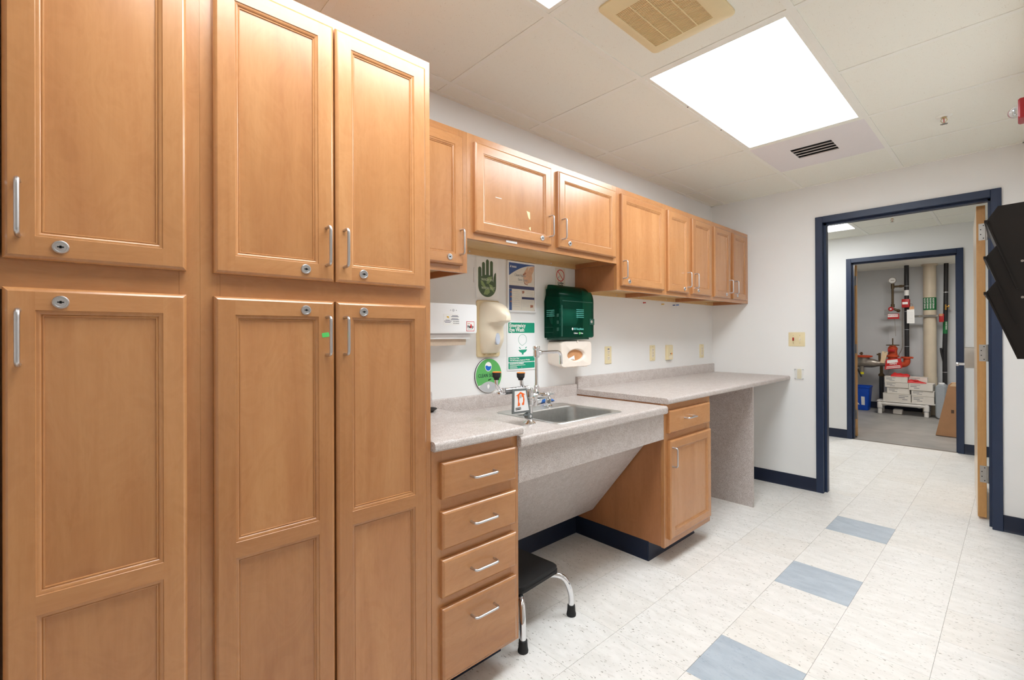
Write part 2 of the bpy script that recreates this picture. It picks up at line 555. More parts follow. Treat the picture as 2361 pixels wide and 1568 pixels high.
# ceilings
ce = struct('ceiling', B().box(-1.2, XE, -1.6, YW, HC + 0.05, HC + 0.12), 'tee')
TX = [0.0261 + 0.6096 * k for k in range(-2, 7)]
TY = [1.758 - 0.6096 * k for k in range(0, 4)]
def grid(par, xs, ys, xa, xb, ya, yb, z, skip):
    OFF[par] = Vector((0, 0, 0))
    b = B()
    def spans(lo, hi, cuts):
        out = []
        for a, c in sorted(cuts):
            out.append((lo, a + 0.012))
            lo = c - 0.012
        return out + [(lo, hi)]
    for x in xs:
        if xa < x < xb:
            for u, v in spans(ya, yb, [(d, e) for a, c, d, e in skip if a + 0.05 < x < c - 0.05]):
                b.box(x - 0.012, x + 0.012, u, v, z, z + 0.012)
    for y in ys:
        if ya < y < yb:
            for u, v in spans(xa, xb, [(a, c) for a, c, d, e in skip if d + 0.05 < y < e - 0.05]):
                b.box(u, v, y - 0.012, y + 0.012, z - 0.0006, z + 0.012)
    b.box(xa, xb, yb - 0.022, yb, z - 0.001, z + 0.012).box(xa, xb, ya, ya + 0.022, z - 0.001, z + 0.012)
    b.box(xb - 0.022, xb, ya, yb, z - 0.001, z + 0.012).box(xa, xa + 0.022, ya, yb, z - 0.001, z + 0.012)
    part('grid', b, 'tee', par)
    ex, ey = [xa] + sorted(x for x in xs if xa < x < xb) + [xb], [ya] + sorted(y for y in ys if ya < y < yb) + [yb]
    cache = {}
    for i in range(len(ex) - 1):
        for j in range(len(ey) - 1):
            cx, cy = (ex[i] + ex[i + 1]) / 2, (ey[j] + ey[j + 1]) / 2
            if any(a < cx < c and d < cy < e for a, c, d, e in skip):
                continue
            w, d = round(ex[i + 1] - ex[i], 4) - 0.022, round(ey[j + 1] - ey[j], 4) - 0.022
            if w < 0.03 or d < 0.03:
                continue
            if (w, d) not in cache:
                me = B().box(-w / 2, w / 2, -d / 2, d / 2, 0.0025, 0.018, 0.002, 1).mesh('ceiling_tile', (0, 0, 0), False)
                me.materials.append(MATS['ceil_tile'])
                cache[(w, d)] = me
            o = bpy.data.objects.new('ceiling_tile', cache[(w, d)])
            COL.objects.link(o)
            o.location = (cx, cy, z)
            o.parent = par
L1 = (1.855, 3.0741, 0.5388, 1.1484)
L2 = (0.0261, 1.2453, 0.5388, 1.1484)
DF = (3.0741, 3.6837, 0.5388, 1.1484)
grid(ce, TX, TY, -1.2, XE, YR, YW, HC, [L1, L2, DF])
grid(struct('ceiling_alcove', B().box(-1.2, 1.68, -1.6, YR - 0.12, HC + 0.05, HC + 0.12), 'tee'), TX, [-0.68, -1.29], -1.2, 1.68, -1.6, YR, HC, [])
HH = 2.36
hc = struct('ceiling_corridor', B().box(XE + 0.12, XH, -1.6, 3.2, HH + 0.05, HH + 0.12), 'tee')
HX, HYS = [6.14, 5.5304, 4.9208], [2.365, 1.755, 1.145, 0.535, -0.075, -0.684]
HL = (4.9208, 6.14, 1.145, 1.755)
grid(hc, HX, HYS, XE + 0.12, XH, -1.3, 3.0, HH, [HL])
mc = struct('ceiling_plant_room', B().box(XH + 0.12, XM, -0.2, 3.0, 2.33, 2.4), 'tee')
grid(mc, [9.35, 8.74, 8.13, 7.52, 6.91], [1.75, 1.14, 0.53, 2.36], XH + 0.12, XM, -0.2, 3.0, 2.28, [(7.52, 8.13, 0.53, 1.14)])
# metal door frames
def frame(name, x0, x1, ya, yb, z, fw=0.048):
    b = B()
    for xa, xb in ((x0 - 0.014, x0 + 0.002), (x1 - 0.002, x1 + 0.014)):
        b.box(xa, xb, ya - 0.04, ya + 0.008, 0, z + 0.04, 0.002, 1).box(xb, xa, yb - 0.008, yb + 0.04, 0, z + 0.04, 0.002, 1)
        b.box(xa, xb, ya + 0.008, yb - 0.008, z - 0.008, z + 0.04, 0.002, 1)
    b.box(x0, x1, ya, ya + 0.006, 0, z).box(x0, x1, yb - 0.006, yb, 0, z).box(x0, x1, ya, yb, z - 0.006, z)
    xm = (x0 + x1) / 2 - 0.02
    b.box(xm, xm + 0.05, ya, ya + 0.022, 0, z).box(xm, xm + 0.05, yb - 0.022, yb, 0, z).box(xm, xm + 0.05, ya, yb, z - 0.022, z)
    return struct(name, b, 'navy')
frame('trim_1', XE, XE + 0.12, DY0, DY1, DZ)
frame('trim_2', XH, XH + 0.12, HY0, HY1, HZ)
# baseboards (coved vinyl)
def basex(b, x, ya, yb, s):
    b.prism([(x, 0.0), (x - s * 0.012, 0.0), (x - s * 0.006, 0.012), (x - s * 0.004, 0.101), (x, 0.101)], 'y', ya, yb) if False else b.loft([[(px, yy, pz) for px, pz in ((x, 0.0), (x - s * 0.012, 0.0), (x - s * 0.005, 0.014), (x - s * 0.004, 0.101), (x, 0.102))] for yy in (ya, yb)])
    return b
struct('baseboard_end', basex(basex(B(), XE, DY1 + 0.04, YW, 1), XE, YR, DY0 - 0.04, 1), 'navy_base')
struct('baseboard_corridor', basex(basex(B(), XH, HY1 + 0.04, 3.2, 1), XH, -1.6, HY0 - 0.04, 1), 'navy_base')
struct('baseboard_plant_room', basex(B(), XM, -0.2, 3.0, 1), 'navy_base')
struct('baseboard_left', B().loft([[(xx, YW - d, z) for d, z in ((0, 0), (0.012, 0), (0.005, 0.014), (0.004, 0.101), (0, 0.102))] for xx in (1.193, 2.262)]).loft([[(xx, YW - d, z) for d, z in ((0, 0), (0.012, 0), (0.005, 0.014), (0.004, 0.101), (0, 0.102))] for xx in (2.80, 4.195)]), 'navy_base')
struct('baseboard_right', B().loft([[(xx, YR + d, z) for d, z in ((0, 0), (0.012, 0), (0.005, 0.014), (0.004, 0.101), (0, 0.102))] for xx in (1.8, 4.195)]), 'navy_base')

# door leaves
HG = Vector((4.372, 0.137, 0))
def leaf(name, hinge, ang, wid, z0, z1, lever=True):
    d = struct(name, B().box(hinge.x, hinge.x + wid, hinge.y, hinge.y + 0.042, z0, z1, 0.0015, 1).rotz(hinge, ang), 'wood_door', hinge)
    part('door_face', B().box(hinge.x + 0.012, hinge.x + wid, hinge.y + 0.0415, hinge.y + 0.043, z0 + 0.002, z1 - 0.002).rotz(hinge, ang), 'wood_door_sheen', d)
    return d
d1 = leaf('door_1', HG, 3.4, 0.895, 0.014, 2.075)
for zc in (1.90, 1.10, 0.30):
    b = B().box(HG.x - 0.0022, HG.x + 0.001, HG.y + 0.002, HG.y + 0.032, zc - 0.055, zc + 0.055)
    b.box(HG.x - 0.004, HG.x - 0.001, HG.y - 0.022, HG.y + 0.004, zc - 0.055, zc + 0.055).cyl((HG.x - 0.004, HG.y - 0.006, zc - 0.056), (HG.x - 0.004, HG.y - 0.006, zc + 0.056), 0.0065, seg=10)
    b.m(1)
    for dz, dy in ((0.042, 0.009), (0.016, 0.022), (-0.016, 0.022), (-0.042, 0.009)):
        b.cyl((HG.x - 0.0028, HG.y + dy, zc + dz), (HG.x - 0.002, HG.y + dy, zc + dz), 0.0034, seg=8)
    part('hinge', b, ['hinge', 'dark'], d1)
LV = Vector((HG.x + 0.80, HG.y + 0.043, 0))
b = B().prism([(u, v) for u, v in rrect(LV.x - 0.035, LV.x + 0.035, 0.955, 1.12, 0.012)], 'y', LV.y, LV.y + 0.055)
b.rotz(HG, 3.4)
part('lock_rose', b, 'hinge', d1)
b = B().cyl((LV.x, LV.y + 0.05, 0.985), (LV.x, LV.y + 0.10, 0.985), 0.011).box(LV.x - 0.115, LV.x + 0.012, LV.y + 0.088, LV.y + 0.104, 0.974, 0.997, 0.004)
b.rotz(HG, 3.4)
part('lever', b, 'nickel', d1)
H2 = Vector((XH + 0.165, HY1 + 0.014, 0))
d2 = struct('door_2', B().box(H2.x, H2.x + 0.88, H2.y - 0.046, H2.y - 0.004, 0.012, 2.045).rotz(H2, 15), 'wood_door', H2)
for zc in (1.86, 1.05, 0.27):
    part('hinge', B().box(H2.x - 0.003, H2.x + 0.001, H2.y - 0.042, H2.y, zc - 0.055, zc + 0.055).cyl((H2.x - 0.004, H2.y, zc - 0.056), (H2.x - 0.004, H2.y, zc + 0.056), 0.006, seg=8), 'hinge', d2)

# ================================================================== ceiling fixtures
def troffer(x0, x1, y0, y1, z, lens, label, e=0.012):
    t = thing('ceiling_light', label, 'light', ((x0 + x1) / 2, (y0 + y1) / 2, z), 'recessed ceiling lights')
    a, b_, c, d = x0 + e, x1 - e, y0 + e, y1 - e
    f = 0.018
    b = B()
    for q in ((a, b_, c, c + f), (a, b_, d - f, d), (a, a + f, c + f, d - f), (b_ - f, b_, c + f, d - f)):
        b.box(q[0], q[1], q[2], q[3], z + 0.001, z + 0.02, 0.001, 1)
    part('light_frame', b, 'tee', t)
    b = B().box(a + 0.004, b_ - 0.004, c + 0.004, d - 0.004, z + 0.012, z + 0.03)
    part('light_lens', b, lens, t)
    for k in (0.33, 0.66):
        part('latch', B().cyl((a + (b_ - a) * k, d - 0.008, z - 0.001), (a + (b_ - a) * k, d - 0.008, z + 0.001), 0.004, seg=8), 'louver', t)
troffer(*L1, HC, 'lens_room', 'recessed ceiling light between the exhaust fan grille and the slotted air vent')
troffer(*L2, HC, 'lens_room', 'recessed ceiling light in front of the tall cabinets, beyond the exhaust fan grille')
troffer(*HL, HH, 'lens_hall', 'recessed ceiling light in the corridor, seen through the doorway')
troffer(7.52, 8.13, 0.53, 1.14, 2.28, 'lens_mech_fill', 'added ceiling light out of view in the plant room with the pipes')  # unseen lamp added to brighten the plant room
# exhaust fan grille
FX0, FX1, FY0, FY1 = 1.338, 1.728, 0.676, 1.004
t = thing('exhaust_fan', 'square cream exhaust fan grille set in a ceiling tile', 'fan', ((FX0 + FX1) / 2, (FY0 + FY1) / 2, HC - 0.02))
GX0, GX1, GY0, GY1 = 1.398, 1.672, 0.738, 0.966
zt, zb = HC + 0.002, HC - 0.011
def ringz(u0, u1, v0, v1, r, z):
    return [(u, v, z) for u, v in rrect(u0, u1, v0, v1, r)]
b = B().loft([ringz(FX0, FX1, FY0, FY1, 0.022, zt), ringz(FX0, FX1, FY0, FY1, 0.022, zt - 0.006), ringz(FX0 + 0.01, FX1 - 0.01, FY0 + 0.01, FY1 - 0.01, 0.018, zb + 0.003),
              ringz(GX0 - 0.004, GX1 + 0.004, GY0 - 0.004, GY1 + 0.004, 0.003, zb - 0.002), ringz(GX0, GX1, GY0, GY1, 0.002, zb - 0.001), ringz(GX0, GX1, GY0, GY1, 0.002, zt - 0.004)], False, False)
part('fan_cover', b, 'fan_cream', t)
part('fan_box', B().box(GX0 - 0.005, GX1 + 0.005, GY0 - 0.005, GY1 + 0.005, zt - 0.005, zt), 'fan_slat', t)
sl = B().box(-0.0019, 0.0019, GY0, GY1, -0.004, 0.004).mesh('slat', (0, 0, 0))
sl.materials.append(MATS['fan_slat'])
nsl = 40
for k in range(nsl):
    o = bpy.data.objects.new('slat', sl)
    COL.objects.link(o)
    o.location = (GX0 + (k + 0.5) * (GX1 - GX0) / nsl - OFF[t].x, -OFF[t].y, zb + 0.004 - OFF[t].z)
    o.parent = t
for k in range(1, 4):
    yy = GY0 + (GY1 - GY0) * k / 4
    part('rib', B().box(GX0, GX1, yy - 0.0018, yy + 0.0018, zb - 0.002, zb + 0.006), 'fan_cream', t)
# slotted air diffuser
t = thing('air_vent', 'flat white ceiling vent panel with four dark slots', 'vent', (3.38, 0.844, HC))
x0, x1, y0, y1 = DF[0] + 0.012, DF[1] - 0.012, DF[2] + 0.012, DF[3] - 0.012
VX0, VX1, VY0, VY1 = 3.275, 3.475, 0.745, 0.965
b = B().box(x0, x1, y0, VY0, HC + 0.001, HC + 0.012).box(x0, x1, VY1, y1, HC + 0.001, HC + 0.012).box(x0, VX0, VY0, VY1, HC + 0.001, HC + 0.012).box(VX1, x1, VY0, VY1, HC + 0.001, HC + 0.012)
part('vent_panel', b, 'diffuser_white', t)
part('vent_throat', B().box(VX0, VX1, VY0, VY1, HC + 0.045, HC + 0.049), 'dark', t)
for k in range(5):
    xx = VX0 + 0.001 + k * 0.0495
    b = B().loft([[(xx - 0.0012, yy, HC + 0.007), (xx + 0.0012, yy, HC + 0.007), (xx + 0.002, yy, HC + 0.001), (xx - 0.002, yy, HC + 0.001)] for yy in (VY0, VY1)])
    part('louver_blade', b, 'diffuser_white', t)
b = B()
for q in ((VX0 - 0.002, VX1 + 0.002, VY0 - 0.003, VY0), (VX0 - 0.002, VX1 + 0.002, VY1, VY1 + 0.003), (VX0 - 0.003, VX0, VY0, VY1), (VX1, VX1 + 0.003, VY0, VY1)):
    b.box(q[0], q[1], q[2], q[3], HC + 0.004, HC + 0.047)
part('vent_collar', b, 'dark', t)
# sprinkler heads
def sprinkler(x, y, z, label):
    t = thing('fire_sprinkler', label, 'sprinkler', (x, y, z))
    part('escutcheon', B().lathe((x, y, z + 0.001), (0, 0, -1), [(0.034, 0), (0.034, 0.002), (0.024, 0.006), (0.014, 0.007), (0.011, 0.002)]), 'tee', t)
    b = B().cyl((x, y, z), (x, y, z - 0.012), 0.009).tube(fillet([(x, y + 0.008, z - 0.010), (x, y + 0.014, z - 0.022), (x, y + 0.003, z - 0.036)], 0.01), 0.0016, 8).tube(fillet([(x, y - 0.008, z - 0.010), (x, y - 0.014, z - 0.022), (x, y - 0.003, z - 0.036)], 0.01), 0.0016, 8)
    b.cyl((x, y, z - 0.035), (x, y, z - 0.040), 0.004)
    part('sprinkler_yoke', b, 'ivory_dark', t)
    part('bulb', B().cyl((x, y, z - 0.012), (x, y, z - 0.035), 0.0018, seg=8), 'red_print', t, 'red glass bulb')
    b = B()
    for k in range(12):
        a = 2 * math.pi * k / 12
        ca, sa = math.cos(a), math.sin(a)
        b.loft([[(x + ca * 0.004 - sa * 0.0015, y + sa * 0.004 + ca * 0.0015, zz), (x + ca * 0.004 + sa * 0.0015, y + sa * 0.004 - ca * 0.0015, zz), (x + ca * 0.015 + sa * 0.0026, y + sa * 0.015 - ca * 0.0026, zz), (x + ca * 0.015 - sa * 0.0026, y + sa * 0.015 + ca * 0.0026, zz)] for zz in (z - 0.0405, z - 0.042)])
    b.cyl((x, y, z - 0.0405), (x, y, z - 0.042), 0.006)
    part('deflector', b, 'hinge', t)
sprinkler(3.375, 0.258, HC + 0.002, 'white sprinkler head with a red bulb in the tiled ceiling near the strobe')
sprinkler(5.817, 0.82, HH + 0.002, 'white sprinkler head in the corridor ceiling beyond the doorway')
# fire strobe on the right wall
t = thing('fire_strobe', 'red fire alarm strobe with a clear dome high on the wall', 'strobe', (3.05, YR, 2.2))
part('strobe_body', B().loft([[(xx, yy, zz) for xx, zz in rrect(3.0 + i, 3.1 - i, 2.168 + i, 2.256 - i, 0.006)] for yy, i in ((YR, 0), (-0.014, 0), (-0.008, 0.004))]), 'red_strobe', t)
part('strobe_plate', B().box(3.02, 3.08, -0.009, -0.006, 2.185, 2.24), 'white_plastic', t)
part('dome', B().ball((3.05, -0.004, 2.212), 0.026, 0.03, 0.024), 'clear', t)
part('flash_tube', B().cyl((3.04, 0.004, 2.2), (3.04, 0.004, 2.224), 0.004, seg=8).cyl((3.04, -0.01, 2.2), (3.04, 0.004, 2.2), 0.0015, seg=6), 'chrome', t)
# wall file holder on the right wall
t = thing('wall_file_holder', 'black three-pocket wall file holder beside the doorway', 'file holder', (2.15, YR, 1.156))
prof = [(YR, 1.612), (0.036, 1.609), (0.062, 1.566), (0.037, 1.496), (0.064, 1.458), (0.040, 1.388), (0.064, 1.351), (-0.001, 1.156), (YR, 1.156)]
for xa in (1.998, 2.318):
    part('end_panel', B().prism(prof, 'x', xa, xa + 0.004), 'file_black', t)
part('back_panel', B().box(2.002, 2.318, YR, YR + 0.004, 1.156, 1.612), 'file_black', t)
for (ty, tz), (by, bz) in (((0.062, 1.566), (0.0, 1.36)), ((0.064, 1.458), (0.0, 1.255)), ((0.064, 1.351), (-0.001, 1.156))):
    b = B().prism([(ty, tz), (ty - 0.004, tz + 0.001), (by - 0.004, bz), (by, bz)], 'x', 1.992, 2.328)
    b.prism([(by, bz), (by, bz + 0.004), (YR + 0.004, bz + 0.004), (YR + 0.004, bz)], 'x', 2.002, 2.318)
    b.prism([(ty + 0.003, tz + 0.004), (ty - 0.005, tz + 0.004), (ty - 0.005, tz - 0.004), (ty + 0.003, tz - 0.004)], 'x', 1.990, 2.330)
    part('pocket', b, 'file_black', t)
for zz in (1.44, 1.335):
    part('clip', B().cyl((1.9965, -0.012, zz), (1.992, -0.012, zz), 0.0034, seg=12).cyl((1.993, -0.012, zz), (1.990, -0.012, zz), 0.002, seg=10), 'iron', t, 'silver screw')

# ================================================================== cabinets
FT, FD = 1.265, 1.245
UT, UD = 1.565, 1.545
def rect_y(x0, x1, z0, z1, y):
    return [(x0, y, z0), (x1, y, z0), (x1, y, z1), (x0, y, z1)]
EDGE = [(0.0, 0.020), (0.0, 0.0062), (0.0022, 0.0030), (0.0062, 0.0008), (0.0075, 0.0)]
BEAD = [(0.0, 0.0), (0.0010, 0.0018), (0.0040, 0.0024), (0.0072, 0.0046), (0.0084, 0.0066), (0.0096, 0.0058), (0.0116, 0.0062), (0.0126, 0.0088)]
def ring(b, x0, x1, z0, z1, yf, prof):
    b.loft([rect_y(x0 + i, x1 - i, z0 + i, z1 - i, yf + d) for i, d in prof], False, False)
def handle(parent, x, z, yf, vertical=True, ln=0.1):
    h = ln / 2
    if vertical:
        pts = [(x, yf + 0.001, z - h), (x, yf - 0.030, z - h), (x, yf - 0.030, z + h), (x, yf + 0.001, z + h)]
    else:
        pts = [(x - h, yf + 0.001, z), (x - h, yf - 0.030, z), (x + h, yf - 0.030, z), (x + h, yf + 0.001, z)]
    part('handle', B().tube(fillet(pts, 0.012), 0.0041, 10), 'nickel', parent)
def lock(parent, x, z, yf):
    b = B().lathe((x, yf + 0.001, z), (0, -1, 0), [(0.0125, 0), (0.0125, 0.003), (0.0112, 0.0048), (0.0092, 0.0052), (0.0086, 0.0040), (0.0001, 0.0040)], 22)
    b.m(1).box(x - 0.0048, x + 0.0048, yf - 0.0041, yf - 0.0030, z - 0.0012, z + 0.0012).box(x - 0.0016, x + 0.0016, yf - 0.0041, yf - 0.0030, z - 0.0026, z + 0.0026)
    part('lock', b, ['nickel', 'dark'], parent)
def cab_door(parent, x0, x1, z0, z1, yf, openings, st, hx, hz, lk=None, matn='wood_v'):
    b = B()
    ring(b, x0, x1, z0, z1, yf, EDGE)
    b.poly(rect_y(x0, x1, z0, z1, yf + 0.020))
    e = 0.0075
    xa, xb = x0 + st, x1 - st
    b.poly(rect_y(x0 + e, xa, z0 + e, z1 - e, yf)).poly(rect_y(xb, x1 - e, z0 + e, z1 - e, yf))
    b.m(1)
    zs = [z0 + e] + [v for o_ in openings for v in o_] + [z1 - e]
    for k in range(0, len(zs), 2):
        b.poly(rect_y(xa, xb, zs[k], zs[k + 1], yf))
    b.m(0)
    for a, c in openings:
        ring(b, xa, xb, a, c, yf, BEAD)
    d = part('door', b, [matn, 'wood_h'], parent)
    for a, c in openings:
        part('panel', B().box(xa + 0.011, xb - 0.011, yf + 0.0086, yf + 0.016, a + 0.011, c - 0.011), matn, d)
    if hx is not None:
        handle(d, hx, hz, yf)
    if lk:
        lock(d, lk[0], lk[1], yf)
    return d
def drawer(parent, x0, x1, z0, z1, yf, hz, hx=None):
    b = B()
    ring(b, x0, x1, z0, z1, yf, EDGE)
    b.poly(rect_y(x0, x1, z0, z1, yf + 0.020)).poly(rect_y(x0 + 0.0075, x1 - 0.0075, z0 + 0.0075, z1 - 0.0075, yf))
    d = part('drawer', b, 'wood_h', parent)
    handle(d, hx if hx else (x0 + x1) / 2, hz, yf, False)
    return d
def face_frame(parent, x0, x1, z0, z1, yf, stiles, rails, mull=None):
    g = 0.0003
    b = B()
    for a, c in stiles:
        b.box(a, c, yf, yf + 0.019, z0, z1)
    b.m(1)
    for a, c, lo, hi in rails:
        b.box(a + g, c - g, yf + 0.0002, yf + 0.019, lo, hi)
    return part('face_frame', b, ['wood_v', 'wood_h'], parent)
def tall(x0, x1, doors, label):
    t = thing('tall_cabinet', label, 'cabinet', ((x0 + x1) / 2, 1.57, 0), 'tall maple cabinets')
    part('body', B().box(x0, x1, FT + 0.019, YW, 0.1, 2.098), 'wood_v', t)
    part('toe_kick', B().box(x0, x1, FT + 0.10, YW, 0, 0.1), 'navy_base', t)
    s0, s1 = x0 + 0.039, x1 - 0.039
    face_frame(t, x0, x1, 0.1, 2.10, FT, [(x0, s0), (s1, x1)], [(s0, s1, 2.045, 2.10), (s0, s1, 1.32, 1.385), (s0, s1, 0.1, 0.14)])
    out = []
    for a, c, side in doors:
        hx = c - 0.022 if side == 'R' else a + 0.021
        lx = c - 0.075 if side == 'R' else a + 0.077
        cab_door(t, a, c, 1.377, 2.066, FD, [(1.4205, 2.0235)], 0.0425, hx, 1.469, (lx, 1.404))
        out.append(cab_door(t, a, c, 0.118, 1.324, FD, [(0.161, 0.709), (0.745, 1.282)], 0.0425, hx, 1.231, (lx, 1.298)))
    return t, out
tall(-0.420, 0.1962, [(-0.393, -0.1135, 'R'), (-0.109, 0.169, 'L')], 'tall honey maple cabinet at the end of the row away from the drawers')
t, ds = tall(0.1965, 0.812, [(0.2205, 0.4985, 'R'), (0.5035, 0.787, 'L')], 'tall honey maple cabinet with a green sticker, next to the drawer unit')
part('sticker', B().prism(rrect(-0.0095, 0.0095, -0.006, 0.006, 0.0025), 'y', FD - 0.0006, FD), 'green_sticker', ds[0], 'small green sticker')
o = ds[0].children[-1]
o.data.transform(Matrix.Translation(Vector((0.4685, 0, 1.304))) @ Matrix.Rotation(math.radians(-8), 4, 'Y'))

def upper(x0, x1, zb, doors, label, mulls=(), fill=0.0, strips=True):
    zt = 2.085
    t = thing('wall_cabinet', label, 'cabinet', ((x0 + x1) / 2, 1.72, zb), 'maple wall cabinets')
    b = B().box(x0, x0 + 0.012, UT + 0.019, YW, zb, zt).box(x1 - 0.012, x1, UT + 0.019, YW, zb, zt).box(x0, x1, UT + 0.019, YW, zt - 0.015, zt)
    part('body', b, 'wood_side', t)
    part('bottom_panel', B().box(x0 + 0.012, x1 - 0.012, UT + 0.019, YW, zb + 0.028, zb + 0.036), 'wood_raw', t)
    part('hanging_strip', B().box(x0 + 0.012, x1 - 0.012, YW - 0.016, YW, zb, zb + 0.028), 'wood_raw', t)
    b = B()
    for k in ((0.22, 0.78) if x1 - x0 > 0.5 else (0.7,)):
        xx = x0 + (x1 - x0) * k
        b.lathe((xx, YW - 0.016, zb + 0.012), (0, -1, 0), [(0.0045, 0), (0.004, 0.002), (0.0001, 0.0028)], 10)
    part('screw', b, 'nickel', t, each=True)
    sw = 0.039
    st = [(x0, x0 + sw)] + list(mulls) + [(x1 - sw, x1)]
    face_frame(t, x0, x1, zb, zt, UT, st, [(st[k][1], st[k + 1][0], lo, hi) for k in range(len(st) - 1) for lo, hi in ((zt - 0.045, zt), (zb, zb + 0.034))])
    for a, c, z0, hx, lx in doors:
        zh = z0 + 0.092
        cab_door(t, a, c, z0, 2.051, UD, [(z0 + 0.043, 2.010)], 0.0425, hx, zh, (lx, z0 + 0.028))
    return t
upper(0.8125, 1.1865, 1.492, [(0.836, 1.156, 1.520, 1.137, 1.085)], 'single-door maple wall cabinet right beside the tall cabinets')
t = upper(1.1875, 2.2655, 1.640, [(1.219, 1.695, 1.669, 1.675, 1.625), (1.747, 2.237, 1.669, 1.770, 1.829)], 'short two-door maple wall cabinet above the sink, with torn tape on one door', [(1.682, 1.760)])
dr = [c for c in t.children if c.name.startswith('door')][0]
part('tape_scrap', B().prism([(1.528, 1.812), (1.549, 1.809), (1.551, 1.776), (1.545, 1.776), (1.538, 1.785)], 'y', UD + 0.0078, UD + 0.0086), 'tape', dr)
part('tape_scrap', B().prism([(1.543, 1.735), (1.553, 1.741), (1.554, 1.724), (1.548, 1.726)], 'y', UD + 0.0076, UD + 0.0086), 'tape', dr)
part('tape_scrap', B().box(1.336, 1.372, UD + 0.008, UD + 0.0087, 1.8375, 1.8405), 'paper', dr)
part('label_holder', B().box(1.407, 1.474, UT - 0.003, UT, 1.652, 1.661), 'white_plastic', t, 'small white label strip')
upper(2.2665, 2.8095, 1.490, [(2.297, 2.776, 1.516, 2.305, 2.368)], 'single-door maple wall cabinet between the sink cabinet and the two-door ones')
upper(2.8105, 3.5145, 1.490, [(2.827, 3.113, 1.516, 3.084, 3.041), (3.165, 3.466, 1.516, 3.190, 3.245)], 'full-height two-door maple wall cabinet away from the corner', [(3.10, 3.178)])
upper(3.5155, 4.199, 1.490, [(3.517, 3.803, 1.516, 3.776, 3.722), (3.857, 4.142, 1.516, 3.884, 3.932)], 'two-door maple wall cabinet in the corner against the end wall', [(3.79, 3.87)])

# drawer unit
t = thing('drawer_cabinet', 'maple base unit with four drawers beside the tall cabinets', 'cabinet', (1.0, 1.57, 0))
part('body', B().box(0.8135, 1.192, FT + 0.019, YW, 0.1, 0.861), 'wood_side', t)
part('toe_kick', B().box(0.8135, 1.195, 1.368, YW, 0, 0.1), 'navy_base', t)
face_frame(t, 0.8135, 1.193, 0.1, 0.861, FT, [(0.8135, 0.852), (1.155, 1.193)], [(0.852, 1.155, a, c) for a, c in ((0.1, 0.135), (0.335, 0.40), (0.495, 0.55), (0.65, 0.715), (0.81, 0.861))])
for z0, z1, hz in ((0.703, 0.821, 0.759), (0.541, 0.662, 0.606), (0.386, 0.508, 0.450), (0.118, 0.351, 0.292)):
    drawer(t, 0.844, 1.168, z0, z1, FD, hz, 1.006)
# base cabinet with one drawer and one door
t = thing('base_cabinet', 'maple base cabinet with one drawer over one door', 'cabinet', (2.53, 1.57, 0))
part('body', B().box(2.262, 2.790, FT + 0.019, YW, 0.1, 0.861), 'wood_side', t)
part('toe_kick', B().box(2.264, 2.785, 1.37, YW, 0, 0.1), 'navy_base', t)
b = B().loft([[(2.264 - d, yy, z) for d, z in ((0, 0), (0.012, 0), (0.005, 0.014), (0.004, 0.103), (0, 0.104))] for yy in (1.362, YW - 0.006)])
b.loft([[(xx, 1.37 - d, z) for d, z in ((0, 0), (0.012, 0), (0.005, 0.014), (0.004, 0.098), (0, 0.099))] for xx in (2.254, 2.785)])
part('kick_moulding', b, 'navy_base', t)
face_frame(t, 2.254, 2.793, 0.1, 0.861, FT, [(2.254, 2.298), (2.752, 2.793)], [(2.298, 2.752, a, c) for a, c in ((0.1, 0.15), (0.65, 0.72), (0.81, 0.861))])
drawer(t, 2.285, 2.761, 0.705, 0.825, FD, 0.772, 2.488)
cab_door(t, 2.290, 2.772, 0.138, 0.665, FD, [(0.181, 0.622)], 0.0425, 2.307, 0.577)

# worktops
def top_profile(y0, y1, z0, z1, r=0.013):
    return [(y1, z0), (y1, z1)] + [(y0 + r - r * math.sin(math.radians(a)), z1 - r + r * math.cos(math.radians(a))) for a in (0, 22, 45, 68, 90)] + [(y0, z0 + 0.006), (y0 + 0.005, z0)]
def splash(b, x0, x1, z0, z1):
    y1, y0, r = YW - 0.001, YW - 0.020, 0.008
    b.prism([(y1, z0), (y1, z1), (y0 + r, z1), (y0 + 0.0024, z1 - 0.0024), (y0, z1 - r), (y0, z0)], 'x', x0, x1)
    return b
t = thing('worktop', 'speckled grey laminate worktop over the four-drawer unit', 'worktop', (1.0, 1.55, 0.862))
part('slab', B().prism(top_profile(1.24, YW, 0.862, 0.893), 'x', 0.8135, 1.199), 'laminate', t)
part('backsplash', splash(B(), 0.8135, 1.199, 0.893, 0.968), 'laminate', t)
t = thing('worktop', 'long speckled grey laminate worktop running to the end wall', 'worktop', (3.2, 1.55, 0.862))
part('slab', B().prism(top_profile(1.24, YW, 0.862, 0.893), 'x', 2.2585, 4.199), 'laminate', t)
part('backsplash', splash(B(), 2.268, 4.199, 0.893, 0.968), 'laminate', t)
single('support_panel', B().box(3.493, 3.512, 1.272, YW - 0.006, 0.0, 0.861), 'laminate', 'upright speckled laminate panel holding up the long worktop', 'panel', (3.502, 1.57, 0))
single('wood_cleat', B().box(3.62, 4.199, 1.40, 1.44, 0.842, 0.861), 'wood_raw', 'short wooden cleat under the long worktop by the end wall', 'cleat', (3.9, 1.42, 0.842))
SX0, SX1, SY0, SY1 = 1.462, 1.936, 1.298, 1.716
t = thing('sink_worktop', 'lowered speckled laminate sink counter with apron and slanted knee panel', 'worktop', (1.73, 1.55, 0.62))
ZS = 0.855
hx0, hx1, hy0, hy1 = SX0 + 0.012, SX1 - 0.012, SY0 + 0.012, SY1 - 0.012
